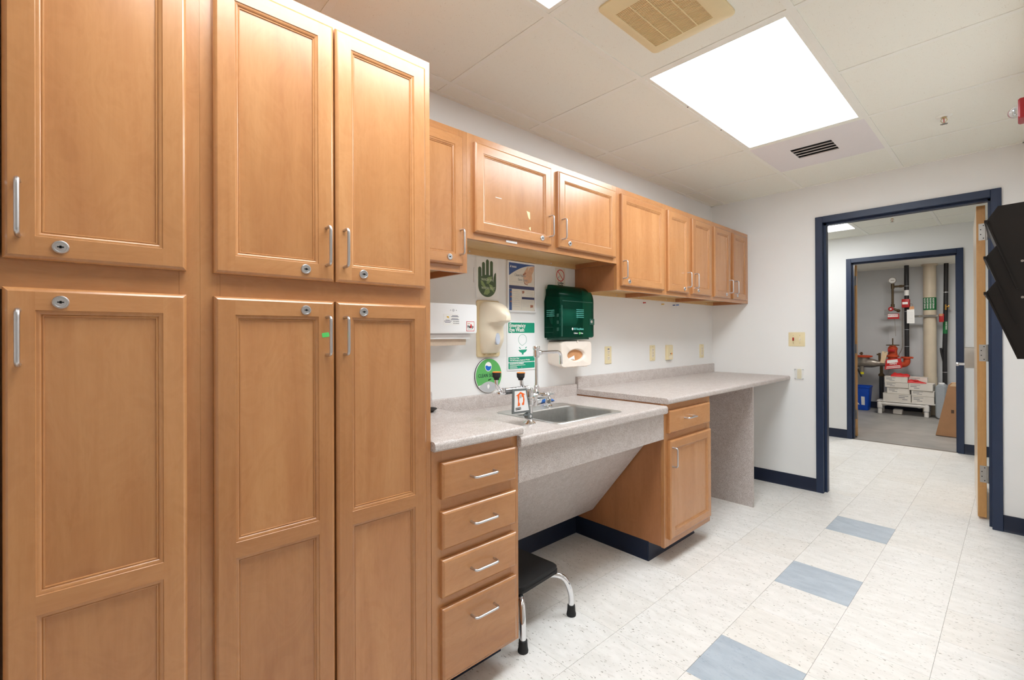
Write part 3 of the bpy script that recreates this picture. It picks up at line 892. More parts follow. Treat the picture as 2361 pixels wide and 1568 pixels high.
b = B().prism(top_profile(1.24, 1.2645, 0.815, ZS), 'x', 1.188, 2.253).box(1.1995, 2.253, 1.2645, hy0, 0.815, ZS)
b.box(1.199, 2.253, hy1, YW - 0.003, 0.815, ZS).box(1.199, hx0, hy0, hy1, 0.815, ZS).box(hx1, 2.253, hy0, hy1, 0.815, ZS)
part('slab', b, 'laminate', t)
part('backsplash', splash(B(), 1.2, 2.2575, ZS, 0.926), 'laminate', t)
part('apron', B().box(1.1955, 2.2525, 1.265, 1.284, 0.677, 0.815), 'laminate', t)
part('knee_panel', B().prism([(1.2845, 0.677), (1.344, 0.677), (1.733, 0.180), (1.748, 0.191), (1.355, 0.693), (1.2845, 0.693)], 'x', 1.196, 2.2525), 'laminate', t)
# sink
t = thing('sink', 'stainless steel drop-in sink', 'sink', (1.70, 1.5, ZS))
def rz(x0, x1, y0, y1, r, z):
    return [(u, v, z) for u, v in rrect(x0, x1, y0, y1, r, 6)]
ix0, ix1, iy0, iy1 = SX0 + 0.028, SX1 - 0.028, SY0 + 0.028, SY1 - 0.105
b = B().loft([rz(SX0, SX1, SY0, SY1, 0.03, ZS + 0.0005), rz(SX0 + 0.003, SX1 - 0.003, SY0 + 0.003, SY1 - 0.003, 0.028, ZS + 0.0035), rz(SX0 + 0.010, SX1 - 0.010, SY0 + 0.010, SY1 - 0.010, 0.024, ZS + 0.003),
              rz(ix0 - 0.006, ix1 + 0.006, iy0 - 0.006, iy1 + 0.006, 0.052, ZS + 0.002), rz(ix0, ix1, iy0, iy1, 0.05, ZS - 0.003), rz(ix0 + 0.008, ix1 - 0.008, iy0 + 0.008, iy1 - 0.008, 0.048, ZS - 0.13),
              rz(ix0 + 0.03, ix1 - 0.03, iy0 + 0.03, iy1 - 0.03, 0.03, ZS - 0.15)], False, True)
part('basin', b, 'steel', t)
cxs, cys = (ix0 + ix1) / 2, (iy0 + iy1) / 2
part('drain', B().lathe((cxs, cys, ZS - 0.1495), (0, 0, 1), [(0.045, 0), (0.042, 0.003), (0.03, 0.001), (0.02, 0.002), (0.0001, 0.002)]), 'chrome', t)
# tap
t = thing('faucet', 'tall chrome faucet with a swivel spout behind the sink', 'faucet', (1.70, 1.66, ZS))
ZF = ZS + 0.003
fx, fy = 1.700, 1.662
b = B()
for sx in (-0.088, 0.088):
    b.lathe((fx + sx, fy, ZF), (0, 0, 1), [(0.024, 0), (0.024, 0.004), (0.017, 0.010), (0.015, 0.034), (0.017, 0.040), (0.013, 0.052), (0.0001, 0.054)], 18)
b.loft([[(fx + sx, fy + hy * math.cos(a), ZF + 0.058 + hz * math.sin(a)) for a in [2 * math.pi * k / 12 for k in range(12)]] for sx, hy, hz in ((-0.092, 0.010, 0.008), (-0.07, 0.015, 0.014), (-0.03, 0.021, 0.022), (0, 0.024, 0.026), (0.03, 0.021, 0.022), (0.07, 0.015, 0.014), (0.092, 0.010, 0.008))])
part('valve_body', b, 'chrome', t)
part('column', B().lathe((fx, fy, ZF + 0.075), (0, 0, 1), [(0.018, 0), (0.019, 0.012), (0.013, 0.022), (0.014, 0.036), (0.0085, 0.046), (0.0075, 0.185), (0.0075, 0.19)], 18), 'chrome', t)
part('vacuum_breaker', B().lathe((fx, fy, ZF + 0.255), (0, 0, 1), [(0.008, 0), (0.015, 0.004), (0.0165, 0.016), (0.0155, 0.042), (0.019, 0.048), (0.019, 0.056), (0.016, 0.062), (0.0001, 0.063)], 20), 'chrome', t)
b = B().lathe((fx + 0.010, fy, 1.140), (1, 0, 0), [(0.010, 0), (0.0135, 0.006), (0.0135, 0.020), (0.010, 0.028)], 14)
b.tube(fillet([(fx + 0.02, fy, 1.140), (fx + 0.188, fy, 1.141), (fx + 0.190, fy, 1.074)], 0.04, 8), 0.0085, 14)
part('spout', b, 'chrome', t)
for sx in (-0.088, 0.088):
    b = B().lathe((fx + sx, fy, ZF + 0.052), (0, 0, 1), [(0.010, 0), (0.012, 0.008), (0.007, 0.02), (0.0001, 0.022)], 14)
    for a in (20, 110, 200, 290):
        r = math.radians(a)
        b.cyl((fx + sx, fy, ZF + 0.062), (fx + sx + 0.032 * math.cos(r), fy + 0.032 * math.sin(r), ZF + 0.068), 0.0042, 0.0055, seg=8)
    part('cross_handle', b, 'chrome', t)
# eyewash
ex, ey = 1.402, 1.412
t = thing('eyewash_station', 'chrome swing-arm eyewash with two black spray heads beside the sink', 'eyewash', (ex, ey, ZS))
b = B().lathe((ex, ey, ZS), (0, 0, 1), [(0.028, 0), (0.027, 0.003), (0.018, 0.010), (0.0135, 0.014), (0.0135, 0.075), (0.019, 0.080), (0.019, 0.098), (0.022, 0.101), (0.022, 0.108), (0.017, 0.112), (0.017, 0.145), (0.014, 0.150), (0.0001, 0.151)], 22)
b.cyl((ex + 0.012, ey + 0.004, ZS + 0.088), (ex + 0.045, ey + 0.02, ZS + 0.088), 0.014).cyl((ex + 0.045, ey + 0.02, ZS + 0.068), (ex + 0.045, ey + 0.02, ZS + 0.110), 0.017)
part('post', b, 'chrome', t)
ZA = 1.006
b = B().tube(fillet([(ex - 0.01, ey, ZA), (1.235, ey, ZA)], 0.01), 0.0095, 12)
b.tube(fillet([(1.285, ey + 0.003, ZA), (1.236, ey + 0.003, ZA + 0.002), (1.219, ey + 0.003, ZA + 0.02), (1.216, ey + 0.003, 1.06)], 0.02, 6), 0.0075, 12)
b.tube(fillet([(1.375, ey - 0.002, ZA), (1.355, ey - 0.002, ZA + 0.01), (1.350, ey - 0.002, 1.05)], 0.02, 6), 0.0075, 12)
b.cyl((1.25, ey, ZA - 0.012), (1.25, ey, ZA + 0.012), 0.013).box(1.222, 1.30, ey - 0.013, ey + 0.013, ZA - 0.016, ZA - 0.004, 0.004)
part('swing_arm', b, 'chrome', t)
for hx, hz, cap in ((1.216, 1.052, 'orange_plastic'), (1.350, 1.042, 'orange_plastic')):
    h = part('spray_head', B().lathe((hx, ey, hz), (0, 0, 1), [(0.010, 0), (0.011, 0.006), (0.0165, 0.013), (0.0175, 0.028), (0.0165, 0.030)], 18), 'rubber', t)
    part('cap', B().lathe((hx, ey, hz + 0.029), (0, 0, 1), [(0.0165, 0), (0.0155, 0.004), (0.0001, 0.005)], 18).box(hx + 0.012, hx + 0.021, ey - 0.006, ey + 0.006, hz + 0.025, hz + 0.032, 0.001, 1), cap, h)
sp = [(1.272, 0.917), (1.366, 0.915), (1.346, 1.004), (1.277, 1.006)]
pl = part('push_plate', B().loft([[(1.270, ey - 0.036, 0.913), (1.371, ey - 0.036, 0.911), (1.349, ey - 0.036, 1.010), (1.273, ey - 0.036, 1.012)], [(1.270, ey - 0.030, 0.913), (1.371, ey - 0.030, 0.911), (1.349, ey - 0.030, 1.010), (1.273, ey - 0.030, 1.012)]]), 'grey_frame', t)
yp = ey - 0.036
part('plate_face', B().loft([[(1.279, yp - d, 0.921), (1.362, yp - d, 0.919), (1.343, yp - d, 1.002), (1.281, yp - d, 1.004)] for d in (0.0008, 0)]), 'white_plastic', pl)
def flat(b, pts, y, d=0.0005):
    return b.loft([[(u, y - d, v) for u, v in pts], [(u, y, v) for u, v in pts]])
yp -= 0.0008
b = B()
flat(b, [(1.287, 0.984), (1.313, 0.999), (1.340, 0.987), (1.331, 0.986), (1.336, 0.966), (1.333, 0.944), (1.322, 0.944), (1.322, 0.951), (1.328, 0.957), (1.328, 0.974), (1.320, 0.980), (1.320, 0.988), (1.313, 0.991), (1.306, 0.986), (1.305, 0.957), (1.310, 0.951), (1.310, 0.943), (1.297, 0.942), (1.300, 0.962), (1.296, 0.984)], yp)
part('logo', b, 'orange_print', pl)
b = B()
for k, (a, c) in enumerate(((0.973, 0.985), (0.974, 0.988), (0.974, 0.987), (0.973, 0.984))):
    flat(b, [(1.3075 + k * 0.0032, a), (1.3086 + k * 0.0032, a), (1.3086 + k * 0.0032, c), (1.3075 + k * 0.0032, c)], yp)
part('logo_fingers', b, 'grey_print', pl)
text('GUARDIAN', 0.0058, (1.285, yp - 0.0003, 0.9325), pl, 'black_print', bold=0.0002)
text('EQUIPMENT', 0.0058, (1.285, yp - 0.0003, 0.9265), pl, 'black_print', bold=0.0002)
b = B().tube(fillet([(ex - 0.018, ey - 0.016, 0.895), (1.366, yp - 0.002, 0.897), (1.335, yp + 0.006, 0.900), (1.360, yp + 0.006, 0.910)], 0.006), 0.003, 8)
b.cyl((1.364, yp - 0.006, 0.894), (1.364, yp + 0.018, 0.894), 0.013).m(1).cyl((1.364, yp - 0.008, 0.894), (1.364, yp - 0.005, 0.894), 0.006)
part('valve_lever', b, ['grey_frame', 'chrome'], t)
# things lying on the counters
t = thing('tube_pack', 'blue and white tube lying on the counter behind the faucet', 'tube', (1.87, 1.765, ZS))
def tubeloops(q, g):
    return [[(1.802 + 0.16 * s_, 1.762 + 0.035 * s_ + (0.020 + g) * w * math.cos(a), ZS + 0.0005 + 0.0205 * h + (0.020 + g) * h * math.sin(a)) for a in [2 * math.pi * k / 16 for k in range(16)]] for s_, w, h in q]
part('tube_body', B().loft(tubeloops(((0, 0.9, 0.98), (0.35, 1.0, 0.95), (0.7, 1.15, 0.7), (1.0, 1.4, 0.16)), 0)), 'white_plastic', t)
part('blue_band', B().loft(tubeloops(((0.18, 0.95, 0.965), (0.35, 1.0, 0.95), (0.55, 1.08, 0.82)), 0.0006), False, False), 'bright_blue', t)
part('blue_band', B().loft(tubeloops(((0.72, 1.16, 0.68), (0.85, 1.26, 0.47), (0.95, 1.35, 0.26)), 0.0006), False, False), 'bright_blue', t)
part('cap', B().cyl((1.802, 1.762, ZS + 0.0206), (1.782, 1.757, ZS + 0.0206), 0.013).m(1).cyl((1.782, 1.757, ZS + 0.0206), (1.781, 1.7568, ZS + 0.0206), 0.0065), ['white_plastic', 'dark'], t)
t = thing('desk_dish', 'small black dish on the worktop against the tall cabinet', 'dish', (1.115, 1.775, 0.893))
part('dish_bowl', B().lathe((1.115, 1.775, 0.8936), (0, 0, 1), [(0.030, 0), (0.048, 0.010), (0.050, 0.013), (0.047, 0.013), (0.030, 0.004), (0.0001, 0.003)]), 'dark', t)
part('dish_foot', B().lathe((1.115, 1.775, 0.8932), (0, 0, 1), [(0.026, 0), (0.030, 0.0015), (0.0001, 0.0016)]), 'rubber', t)

# step stool
t = thing('step_stool', 'low chrome step stool with a black ribbed top in the knee space', 'stool', (1.40, 1.50, 0))
sc_, sr = (1.40, 1.505), 4.5
b = B().loft([[(u, v, z) for u, v in rrect(1.265 + i, 1.535 - i, 1.36 + i, 1.65 - i, 0.035, 6)] for z, i in ((0.186, 0.003), (0.190, 0), (0.212, 0), (0.216, 0.004))])
part('tread', b.rotz((1.40, 1.505, 0), sr), 'tread', t)
part('edge_band', B().loft([[(u, v, z) for u, v in rrect(1.263, 1.537, 1.358, 1.652, 0.036, 6)] for z in (0.188, 0.200)], False, False).rotz((1.40, 1.505, 0), sr), 'rubber', t)
for sx, sy in ((-1, -1), (1, -1), (1, 1), (-1, 1)):
    cx_, cy_ = 1.40 + sx * 0.095, 1.505 + sy * 0.10
    fx_, fy_ = 1.40 + sx * 0.160, 1.505 + sy * 0.187
    pts = fillet([(cx_ - sx * 0.05, cy_ - sy * 0.05, 0.176), (1.40 + sx * 0.138, 1.505 + sy * 0.163, 0.176), (fx_, fy_, 0.10), (fx_, fy_, 0.03)], 0.05, 8)
    leg = part('leg', B().tube(pts, 0.0125, 14).rotz((1.40, 1.505, 0), sr), 'chrome', t)
    part('foot', B().lathe((fx_, fy_, 0.0), (0, 0, 1), [(0.0205, 0), (0.021, 0.006), (0.0185, 0.018), (0.0165, 0.045), (0.0125, 0.046)], 16).rotz((1.40, 1.505, 0), sr), 'rubber', leg)

# ================================================================== things on the cabinet wall
# paper towel dispenser
t = thing('towel_dispenser', 'white paper towel dispenser with stickers beside the soap dispenser', 'dispenser', (1.25, YW, 1.18))
x0, x1, yf = 1.105, 1.398, 1.765
b = B().loft([[(u, y, v) for u, v in rrect(x0 + i, x1 - i, za, 1.378 - i, 0.008)] for y, i, za in ((YW, 0.0, 1.222), (yf + 0.006, 0.0, 1.240), (yf + 0.0015, 0.002, 1.2405), (yf, 0.006, 1.244))])
part('housing', b, 'white_plastic', t)
part('outlet_lip', B().box(x0 + 0.01, x1 - 0.03, yf + 0.02, YW - 0.01, 1.214, 1.236), 'white_plastic', t)
b = B().loft([[(x0 + 0.03, yf + 0.035 + dy, z), (x1 - 0.043, yf + 0.035 + dy, z + 0.001), (x1 - 0.043, yf + 0.037 + dy, z + 0.001), (x0 + 0.03, yf + 0.037 + dy, z)] for z, dy in ((1.224, 0.0), (1.202, -0.003), (1.183, 0.002))])
part('paper_towel', b, 'towel', t)
b = B().lathe((1.259, yf + 0.0005, 1.347), (0, -1, 0), [(0.0065, 0), (0.006, 0.0015), (0.004, 0.0018), (0.0001, 0.0012)], 14).m(1)
for dx in (-0.016, 0.016):
    b.cyl((1.259 + dx, yf - 0.0002, 1.347), (1.259 + dx, yf - 0.0007, 1.347), 0.0022, seg=8)
part('key_lock', b, ['nickel', 'grey_print'], t)
s = part('sticker', B().box(1.203, 1.292, yf - 0.0005, yf, 1.277, 1.330), 'white_print', t)
ys = yf - 0.0007
b = B()
flat(b, [(1.219, 1.319), (1.232, 1.318), (1.233, 1.308), (1.227, 1.313), (1.222, 1.309), (1.224, 1.314)], ys)
part('star', b, 'gold_print', s)
b = B()
for xa, xb, z in ((1.250, 1.283, 1.3215), (1.245, 1.288, 1.3175), (1.248, 1.284, 1.308), (1.243, 1.290, 1.3035), (1.215, 1.237, 1.301), (1.206, 1.247, 1.296), (1.211, 1.242, 1.2905)):
    b.box(xa, xb, ys - 0.0003, ys, z - 0.001, z + 0.001)
part('print_lines', b, 'navy_print', s)
b = B()
for z in (1.2955, 1.2865):
    b.box(1.257, 1.266, ys - 0.0003, ys, z - 0.0016, z + 0.0016).box(1.268, 1.290, ys - 0.0003, ys, z - 0.0016, z + 0.0016)
part('print_numbers', b, 'grey_print', s)
s = part('sticker', B().box(1.333, 1.380, yf - 0.0005, yf, 1.250, 1.297), 'red_print', t)
part('sticker_face', B().box(1.3355, 1.3775, yf - 0.0008, yf - 0.0005, 1.2525, 1.2945), 'white_print', s)
text('He', 0.020, (1.338, yf - 0.0011, 1.266), s, 'black_print', bold=0.0007, squeeze=0.75)
text('p', 0.020, (1.3665, yf - 0.0011, 1.266), s, 'black_print', bold=0.0007, squeeze=0.8)
b = flat(B(), [(1.356, 1.266), (1.360, 1.264), (1.365, 1.267), (1.365, 1.275), (1.362, 1.284), (1.357, 1.284), (1.356, 1.276)], yf - 0.0009)
part('help_figure', b, 'red_print', s)
text('1-800-222-1222', 0.0045, (1.338, yf - 0.0011, 1.2585), s, 'grey_print')
text('POISON', 0.0045, (1.3385, yf - 0.0011, 1.285), s, 'brown_paper', bold=0.0002)
# soap dispenser
t = thing('soap_dispenser', 'cream soap dispenser with a hooked spout on the wall', 'dispenser', (1.555, YW, 1.115))
part('back_plate', B().loft([[(u, y, v) for u, v in rrect(1.478 + i, 1.633 - i, 1.117 + i, 1.412 - i, 0.014)] for y, i in ((YW, 0), (YW - 0.006, 0), (YW - 0.009, 0.003))]), 'cream_plate', t)
cx = 1.556
secs = [(1.136, 0.046, 0.022), (1.142, 0.052, 0.036), (1.165, 0.058, 0.052), (1.20, 0.062, 0.074), (1.225, 0.063, 0.077), (1.255, 0.065, 0.070), (1.278, 0.065, 0.070), (1.291, 0.065, 0.086), (1.297, 0.065, 0.132), (1.303, 0.064, 0.156), (1.318, 0.064, 0.158), (1.338, 0.064, 0.150), (1.358, 0.063, 0.132), (1.378, 0.061, 0.104), (1.393, 0.056, 0.072), (1.402, 0.046, 0.040), (1.405, 0.036, 0.020)]
loops = []
for z, hw, dp in secs:
    lp = []
    nose = max(0.0, (dp - 0.085) / 0.07)
    for k in range(17):
        a = math.pi * k / 16
        ca, sa = math.cos(a), math.sin(a)
        e = 0.62 + 0.5 * nose
        u = hw * (abs(ca) ** (0.62)) * (1 if ca > 0 else -1)
        v = dp * (sa ** e)
        if v > 0.07:
            u *= 1 - 0.38 * nose * (v - 0.07) / 0.09
        lp.append((cx + u, YW - 0.008 - v, z))
    loops.append(lp)
part('cover', B().loft(loops), 'cream', t)
part('sight_window', B().loft([[(cx - 0.004 + (0.0155 - i) * math.cos(2 * math.pi * k / 22), YW - d_ - 0.0012 * 0, 1.212 + (0.030 - i) * math.sin(2 * math.pi * k / 22)) for k in range(22)] for d_, i in ((0.06, 0.0), (0.0850, 0.0), (0.0868, 0.002))]), 'blue_grey', t)
b = B()
for dx in (-0.035, 0.0, 0.035):
    b.box(cx + dx - 0.003, cx + dx + 0.003, YW - 0.030, YW - 0.008, 1.131, 1.138)
part('latch', b, 'cream_plate', t, each=True)
# wash-in wash-out hand sign
t = thing('hand_sign', 'clear-framed sign with a green hand above the soap dispenser', 'sign', (1.5525, YW, 1.423))
x0, x1, z0, z1 = 1.480, 1.625, 1.4235, 1.6365
part('sleeve', B().box(x0 - 0.005, x1 + 0.006, YW - 0.002, YW, z0 - 0.003, z1), 'white_plastic', t)
part('sleeve_tab', B().box(x0 - 0.016, x0 - 0.010, YW - 0.004, YW, 1.500, 1.578, 0.001, 1), 'white_plastic', t)
part('sheet', B().box(x0, x1, YW - 0.003, YW - 0.002, z0, z1), 'white_print', t)
ym = YW - 0.003
def fing(u, w, v0, v1):
    return [(u - w, v0)] + [(u - w * math.cos(math.radians(a)), v1 - w + w * math.sin(math.radians(a))) for a in range(0, 181, 30)] + [(u + w, v0)]
b = B()
palm = [(1.4905, 1.535), (1.4905, 1.485)] + [(1.551 - 0.0605 * math.cos(math.radians(a)), 1.487 - 0.057 * math.sin(math.radians(a))) for a in range(12, 178, 12)] + [(1.6115, 1.49), (1.6115, 1.522), (1.594, 1.505), (1.590, 1.535), (1.574, 1.545), (1.530, 1.545), (1.512, 1.535)]
flat(b, palm, ym, 0.0003)
for u, w, v0, v1 in ((1.5015, 0.0108, 1.525, 1.585), (1.526, 0.0098, 1.53, 1.611), (1.5525, 0.0098, 1.53, 1.6265), (1.580, 0.0098, 1.53, 1.621)):
    flat(b, fing(u, w, v0, v1), ym, 0.00032)
flat(b, [(1.594, 1.505), (1.594, 1.535), (1.600, 1.553), (1.6075, 1.562), (1.6115, 1.556), (1.6115, 1.505)], ym, 0.00032)
part('hand_print', b, 'hand_green', t)
b = B()
for pts in ([(1.506, 1.515), (1.522, 1.510), (1.545, 1.478), (1.530, 1.478), (1.512, 1.492)], [(1.545, 1.500), (1.552, 1.533), (1.585, 1.540), (1.576, 1.515), (1.560, 1.500)], [(1.560, 1.500), (1.585, 1.492), (1.602, 1.453), (1.580, 1.467), (1.568, 1.482)], [(1.525, 1.443), (1.538, 1.470), (1.565, 1.474), (1.568, 1.455), (1.552, 1.442)]):
    flat(b, pts, ym - 0.0004, 0.0002)
part('leaf_print', b, 'leaf_green', t, each=True)
text('WASH IN', 0.0195, (1.510, ym - 0.0008, 1.514), t, 'pale_green', squeeze=0.95)
text('WASH OUT', 0.0195, (1.511, ym - 0.0008, 1.470), t, 'pale_green', squeeze=0.9)
# framed hand-washing poster
t = thing('framed_poster', 'white-framed hand washing poster with a blue corner', 'poster', (1.797, YW, 1.357))
x0, x1, z0, z1 = 1.688, 1.906, 1.357, 1.6375
b = B()
for q in ((x0, x1, z0, z0 + 0.010), (x0, x1, z1 - 0.010, z1), (x0, x0 + 0.010, z0 + 0.010, z1 - 0.010), (x1 - 0.010, x1, z0 + 0.010, z1 - 0.010)):
    b.box(q[0], q[1], YW - 0.012, YW, q[2], q[3], 0.0015, 1)
part('poster_frame', b, 'white_plastic', t)
ym = YW - 0.006
sh = part('sheet', B().box(x0 + 0.009, x1 - 0.009, ym, YW - 0.001, z0 + 0.009, z1 - 0.009), 'paper', t)
px0, px1, pz0, pz1 = x0 + 0.010, x1 - 0.010, z0 + 0.010, z1 - 0.010
W_, H_ = px1 - px0, pz1 - pz0
def PX(u): return px0 + u * W_
def PZ(v): return pz1 - v * H_
b = B()
arc = [(0, 0), (1, 0), (1, 0.015)] + [(1 - k / 10, 0.015 + 0.265 * (k / 10) ** 1.9) for k in range(1, 11)]
flat(b, [(PX(u), PZ(v)) for u, v in arc], ym)
b.box(PX(0), PX(0.12), ym - 0.0005, ym, PZ(1), PZ(0.55))
part('blue_print', b, 'blue_print', sh)
b = B()
b.box(PX(0), PX(1), ym - 0.0006, ym, PZ(0.545), PZ(0.475)).box(PX(0.51), PX(1), ym - 0.0006, ym, PZ(0.755), PZ(0.705))
part('bar_print', b, 'navy_print', sh, each=True)
b = B()
for pts in ([(0.60, 0.18), (0.72, 0.06), (0.78, 0.05), (0.74, 0.16), (0.82, 0.06), (1.0, 0.02), (0.98, 0.12), (0.90, 0.22), (0.92, 0.30), (0.88, 0.38), (0.70, 0.42), (0.60, 0.36), (0.56, 0.27)],):
    flat(b, [(PX(u), PZ(v)) for u, v in pts], ym, 0.0004)
part('hands_print', b, 'skin_print', sh)
b = B()
for pts in ([(0.54, 0.22), (0.66, 0.17), (0.68, 0.20), (0.56, 0.25)], [(0.58, 0.36), (0.66, 0.42), (0.76, 0.43), (0.72, 0.445), (0.62, 0.43)], [(0.51, 0.58), (0.60, 0.57), (0.60, 0.62), (0.53, 0.64)], [(0.84, 0.87), (0.95, 0.87), (0.95, 0.92), (0.84, 0.93)], [(0.06, 0.60), (0.12, 0.60), (0.12, 0.63), (0.06, 0.63)], [(0.06, 0.70), (0.12, 0.70), (0.12, 0.73), (0.06, 0.73)], [(0.06, 0.80), (0.12, 0.80), (0.12, 0.83), (0.06, 0.83)]):
    flat(b, [(PX(u), PZ(v)) for u, v in pts], ym - 0.0004, 0.0003)
part('photo_print', b, 'skin_dark', sh, each=True)
b = B()
for k in range(8):
    b.box(PX(0.15), PX(0.42 if k % 3 else 0.36), ym - 0.0003, ym, PZ(0.605 + k * 0.045) - 0.0006, PZ(0.605 + k * 0.045) + 0.0006)
for k in range(3):
    b.box(PX(0.68), PX(0.94), ym - 0.0003, ym, PZ(0.59 + k * 0.04) - 0.0006, PZ(0.59 + k * 0.04) + 0.0006)
for k in range(5):
    b.box(PX(0.54), PX(0.94 if k < 2 else 0.78), ym - 0.0003, ym, PZ(0.785 + k * 0.03) - 0.0006, PZ(0.785 + k * 0.03) + 0.0006)
b.box(PX(0.495), PX(0.5), ym - 0.0003, ym, PZ(0.98), PZ(0.55)).box(PX(0.14), PX(0.55), ym - 0.0003, ym, PZ(0.40) - 0.0005, PZ(0.40) + 0.0005)
part('print_lines', b, 'lightgrey_print', sh)
text('Clean Hands', 0.021, (PX(0.22), ym - 0.0008, PZ(0.275)), sh, 'grey_print', squeeze=0.8)
text('Save Lives', 0.021, (PX(0.36), ym - 0.0008, PZ(0.365)), sh, 'grey_print', squeeze=0.85)
b = flat(B(), [(PX(0.055), PZ(0.10)), (PX(0.075), PZ(0.055)), (PX(0.11), PZ(0.05)), (PX(0.09), PZ(0.065)), (PX(0.085), PZ(0.10))], ym - 0.0005, 0.0003)
for k in range(2):
    b.box(PX(0.12), PX(0.30), ym - 0.0008, ym - 0.0005, PZ(0.07 + 0.022 * k) - 0.0014, PZ(0.07 + 0.022 * k) + 0.0014)
part('emblem', b, 'white_print', sh)
# needle warning sign
t = thing('needle_sign', 'small white notice with a red crossed-out circle above the green dispenser', 'sign', (2.128, YW, 1.50))
part('sheet', B().box(2.084, 2.172, YW - 0.0012, YW, 1.497, 1.6365), 'paper', t)
ym = YW - 0.0012
b = B().loft([[(2.128 + r * math.cos(2 * math.pi * k / 40), y, 1.591 + r * math.sin(2 * math.pi * k / 40)) for k in range(40)] for r, y in ((0.0365, ym), (0.0365, ym - 0.0004), (0.0315, ym - 0.0004), (0.0315, ym))], False, False)
flat(b, [(2.1045, 1.6125), (2.108, 1.6155), (2.1515, 1.5695), (2.148, 1.5665)], ym, 0.0004)
part('ring_print', b, 'red_print', t)
b = B()
flat(b, [(2.106, 1.572), (2.116, 1.589), (2.120, 1.587), (2.112, 1.571)], ym, 0.0003)
part('needle_print', b, 'grey_print', t)
text('Confine', 0.0165, (2.128, ym - 0.0003, 1.5405), t, 'black_print', align='CENTER', bold=0.0005)
text('Needle', 0.0165, (2.128, ym - 0.0003, 1.527), t, 'black_print', align='CENTER', bold=0.0005)
# green towel dispenser
t = thing('roll_towel_dispenser', 'dark green see-through roll towel dispenser on the wall', 'dispenser', (2.144, YW, 1.21))
x0, x1, yf = 1.985, 2.303, 1.753
def gprof(i):
    pts = [(YW - 0.001, 1.213 + i), (yf + 0.010 + i, 1.213 + i), (yf + 0.003 + i, 1.216 + i), (yf + i, 1.224 + i), (yf + i, 1.434)]
    for k in range(1, 9):
        a = math.radians(90 * k / 8)
        pts.append((yf + i + 0.080 * (1 - math.cos(a)), 1.434 + (0.089 - i) * math.sin(a)))
    pts += [(YW - 0.034, 1.524 - i), (YW - 0.006, 1.445), (YW - 0.001, 1.432)]
    return pts
pr, pri = gprof(0.0), gprof(0.004)
loops = []
for xx, s in ((x0, 0.006), (x0 + 0.002, 0.002), (x0 + 0.007, 0.0), (x1 - 0.016, 0.0), (x1 - 0.005, 0.003), (x1, 0.012)):
    loops.append([(xx, y + (s if y < YW - 0.02 else 0), z + (s * 0.6 if z < 1.3 else -s * 0.6)) for y, z in pr])
part('cover', B().loft(loops), 'green_shell', t)
part('back_plate', B().box(x0 + 0.012, x1 - 0.012, YW - 0.010, YW - 0.002, 1.222, 1.50), 'green_solid', t)
part('towel_roll', B().cyl((x0 + 0.035, 1.812, 1.335), (2.155, 1.812, 1.335), 0.050, seg=28).m(1).cyl((x0 + 0.032, 1.812, 1.335), (x0 + 0.035, 1.812, 1.335), 0.018), ['lightgrey_print', 'dark'], t)
b = B().box(x0 + 0.006, x0 + 0.010, yf + 0.012, yf + 0.06, 1.225, 1.40)
for k in range(4):
    b.m(1).box(x0 - 0.0006, x0 + 0.001, 1.795, 1.855, 1.338 + k * 0.011, 1.342 + k * 0.011)
part('side_louvers', b, ['green_solid', 'cyan_print'], t)
b = B()
for k in range(5):
    b.box(2.13, 2.20, yf - 0.0005, yf + 0.0008, 1.333 + k * 0.011, 1.3365 + k * 0.011)
part('louver', b, 'cyan_print', t, each=True)
b = B().box(x0 + 0.010, x0 + 0.020, yf - 0.004, yf + 0.004, 1.222, 1.400, 0.002).box(x0 + 0.02, x1 - 0.02, yf - 0.002, yf + 0.004, 1.424, 1.428, 0.001).box(x1 - 0.05, x1 - 0.004, yf - 0.003, yf + 0.004, 1.290, 1.328, 0.002)
for z in (1.26, 1.30, 1.34):
    b.box(x0 - 0.003, x0 + 0.012, yf + 0.008, yf + 0.022, z - 0.006, z + 0.012, 0.002)
for z in (1.245, 1.275):
    b.box(x0 - 0.001, x0 + 0.002, yf + 0.05, YW - 0.005, z - 0.001, z + 0.001)
part('cover_ribs', b, 'green_solid', t)
part('key_lock', B().lathe((2.270, yf + 0.001, 1.310), (0, -1, 0), [(0.010, 0), (0.0095, 0.006), (0.006, 0.007), (0.0001, 0.006)], 16), 'chrome', t)
b = B()
flat(b, ellipse(2.095, 1.2655, 0.0065, 0.0075, 16), yf - 0.0001)
part('badge', b, 'white_print', t)
text('BD Recykleen', 0.0165, (2.105, yf - 0.0006, 1.2605), t, 'cyan_print', bold=0.0006, squeeze=0.98)
text('Collect', 0.0125, (2.106, yf - 0.0006, 1.2365), t, 'white_print', bold=0.0002)
b = B()
flat(b, ellipse(2.160, 1.2405, 0.0075, 0.0075, 16), yf - 0.0001)
part('leaf_badge', b, 'green_sticker', t)
text('One', 0.0125, (2.168, yf - 0.0006, 1.2365), t, 'white_print', bold=0.0003)
part('outlet', B().box(x0 + 0.02, x1 - 0.03, yf + 0.02, YW - 0.004, 1.203, 1.2135), 'green_solid', t)
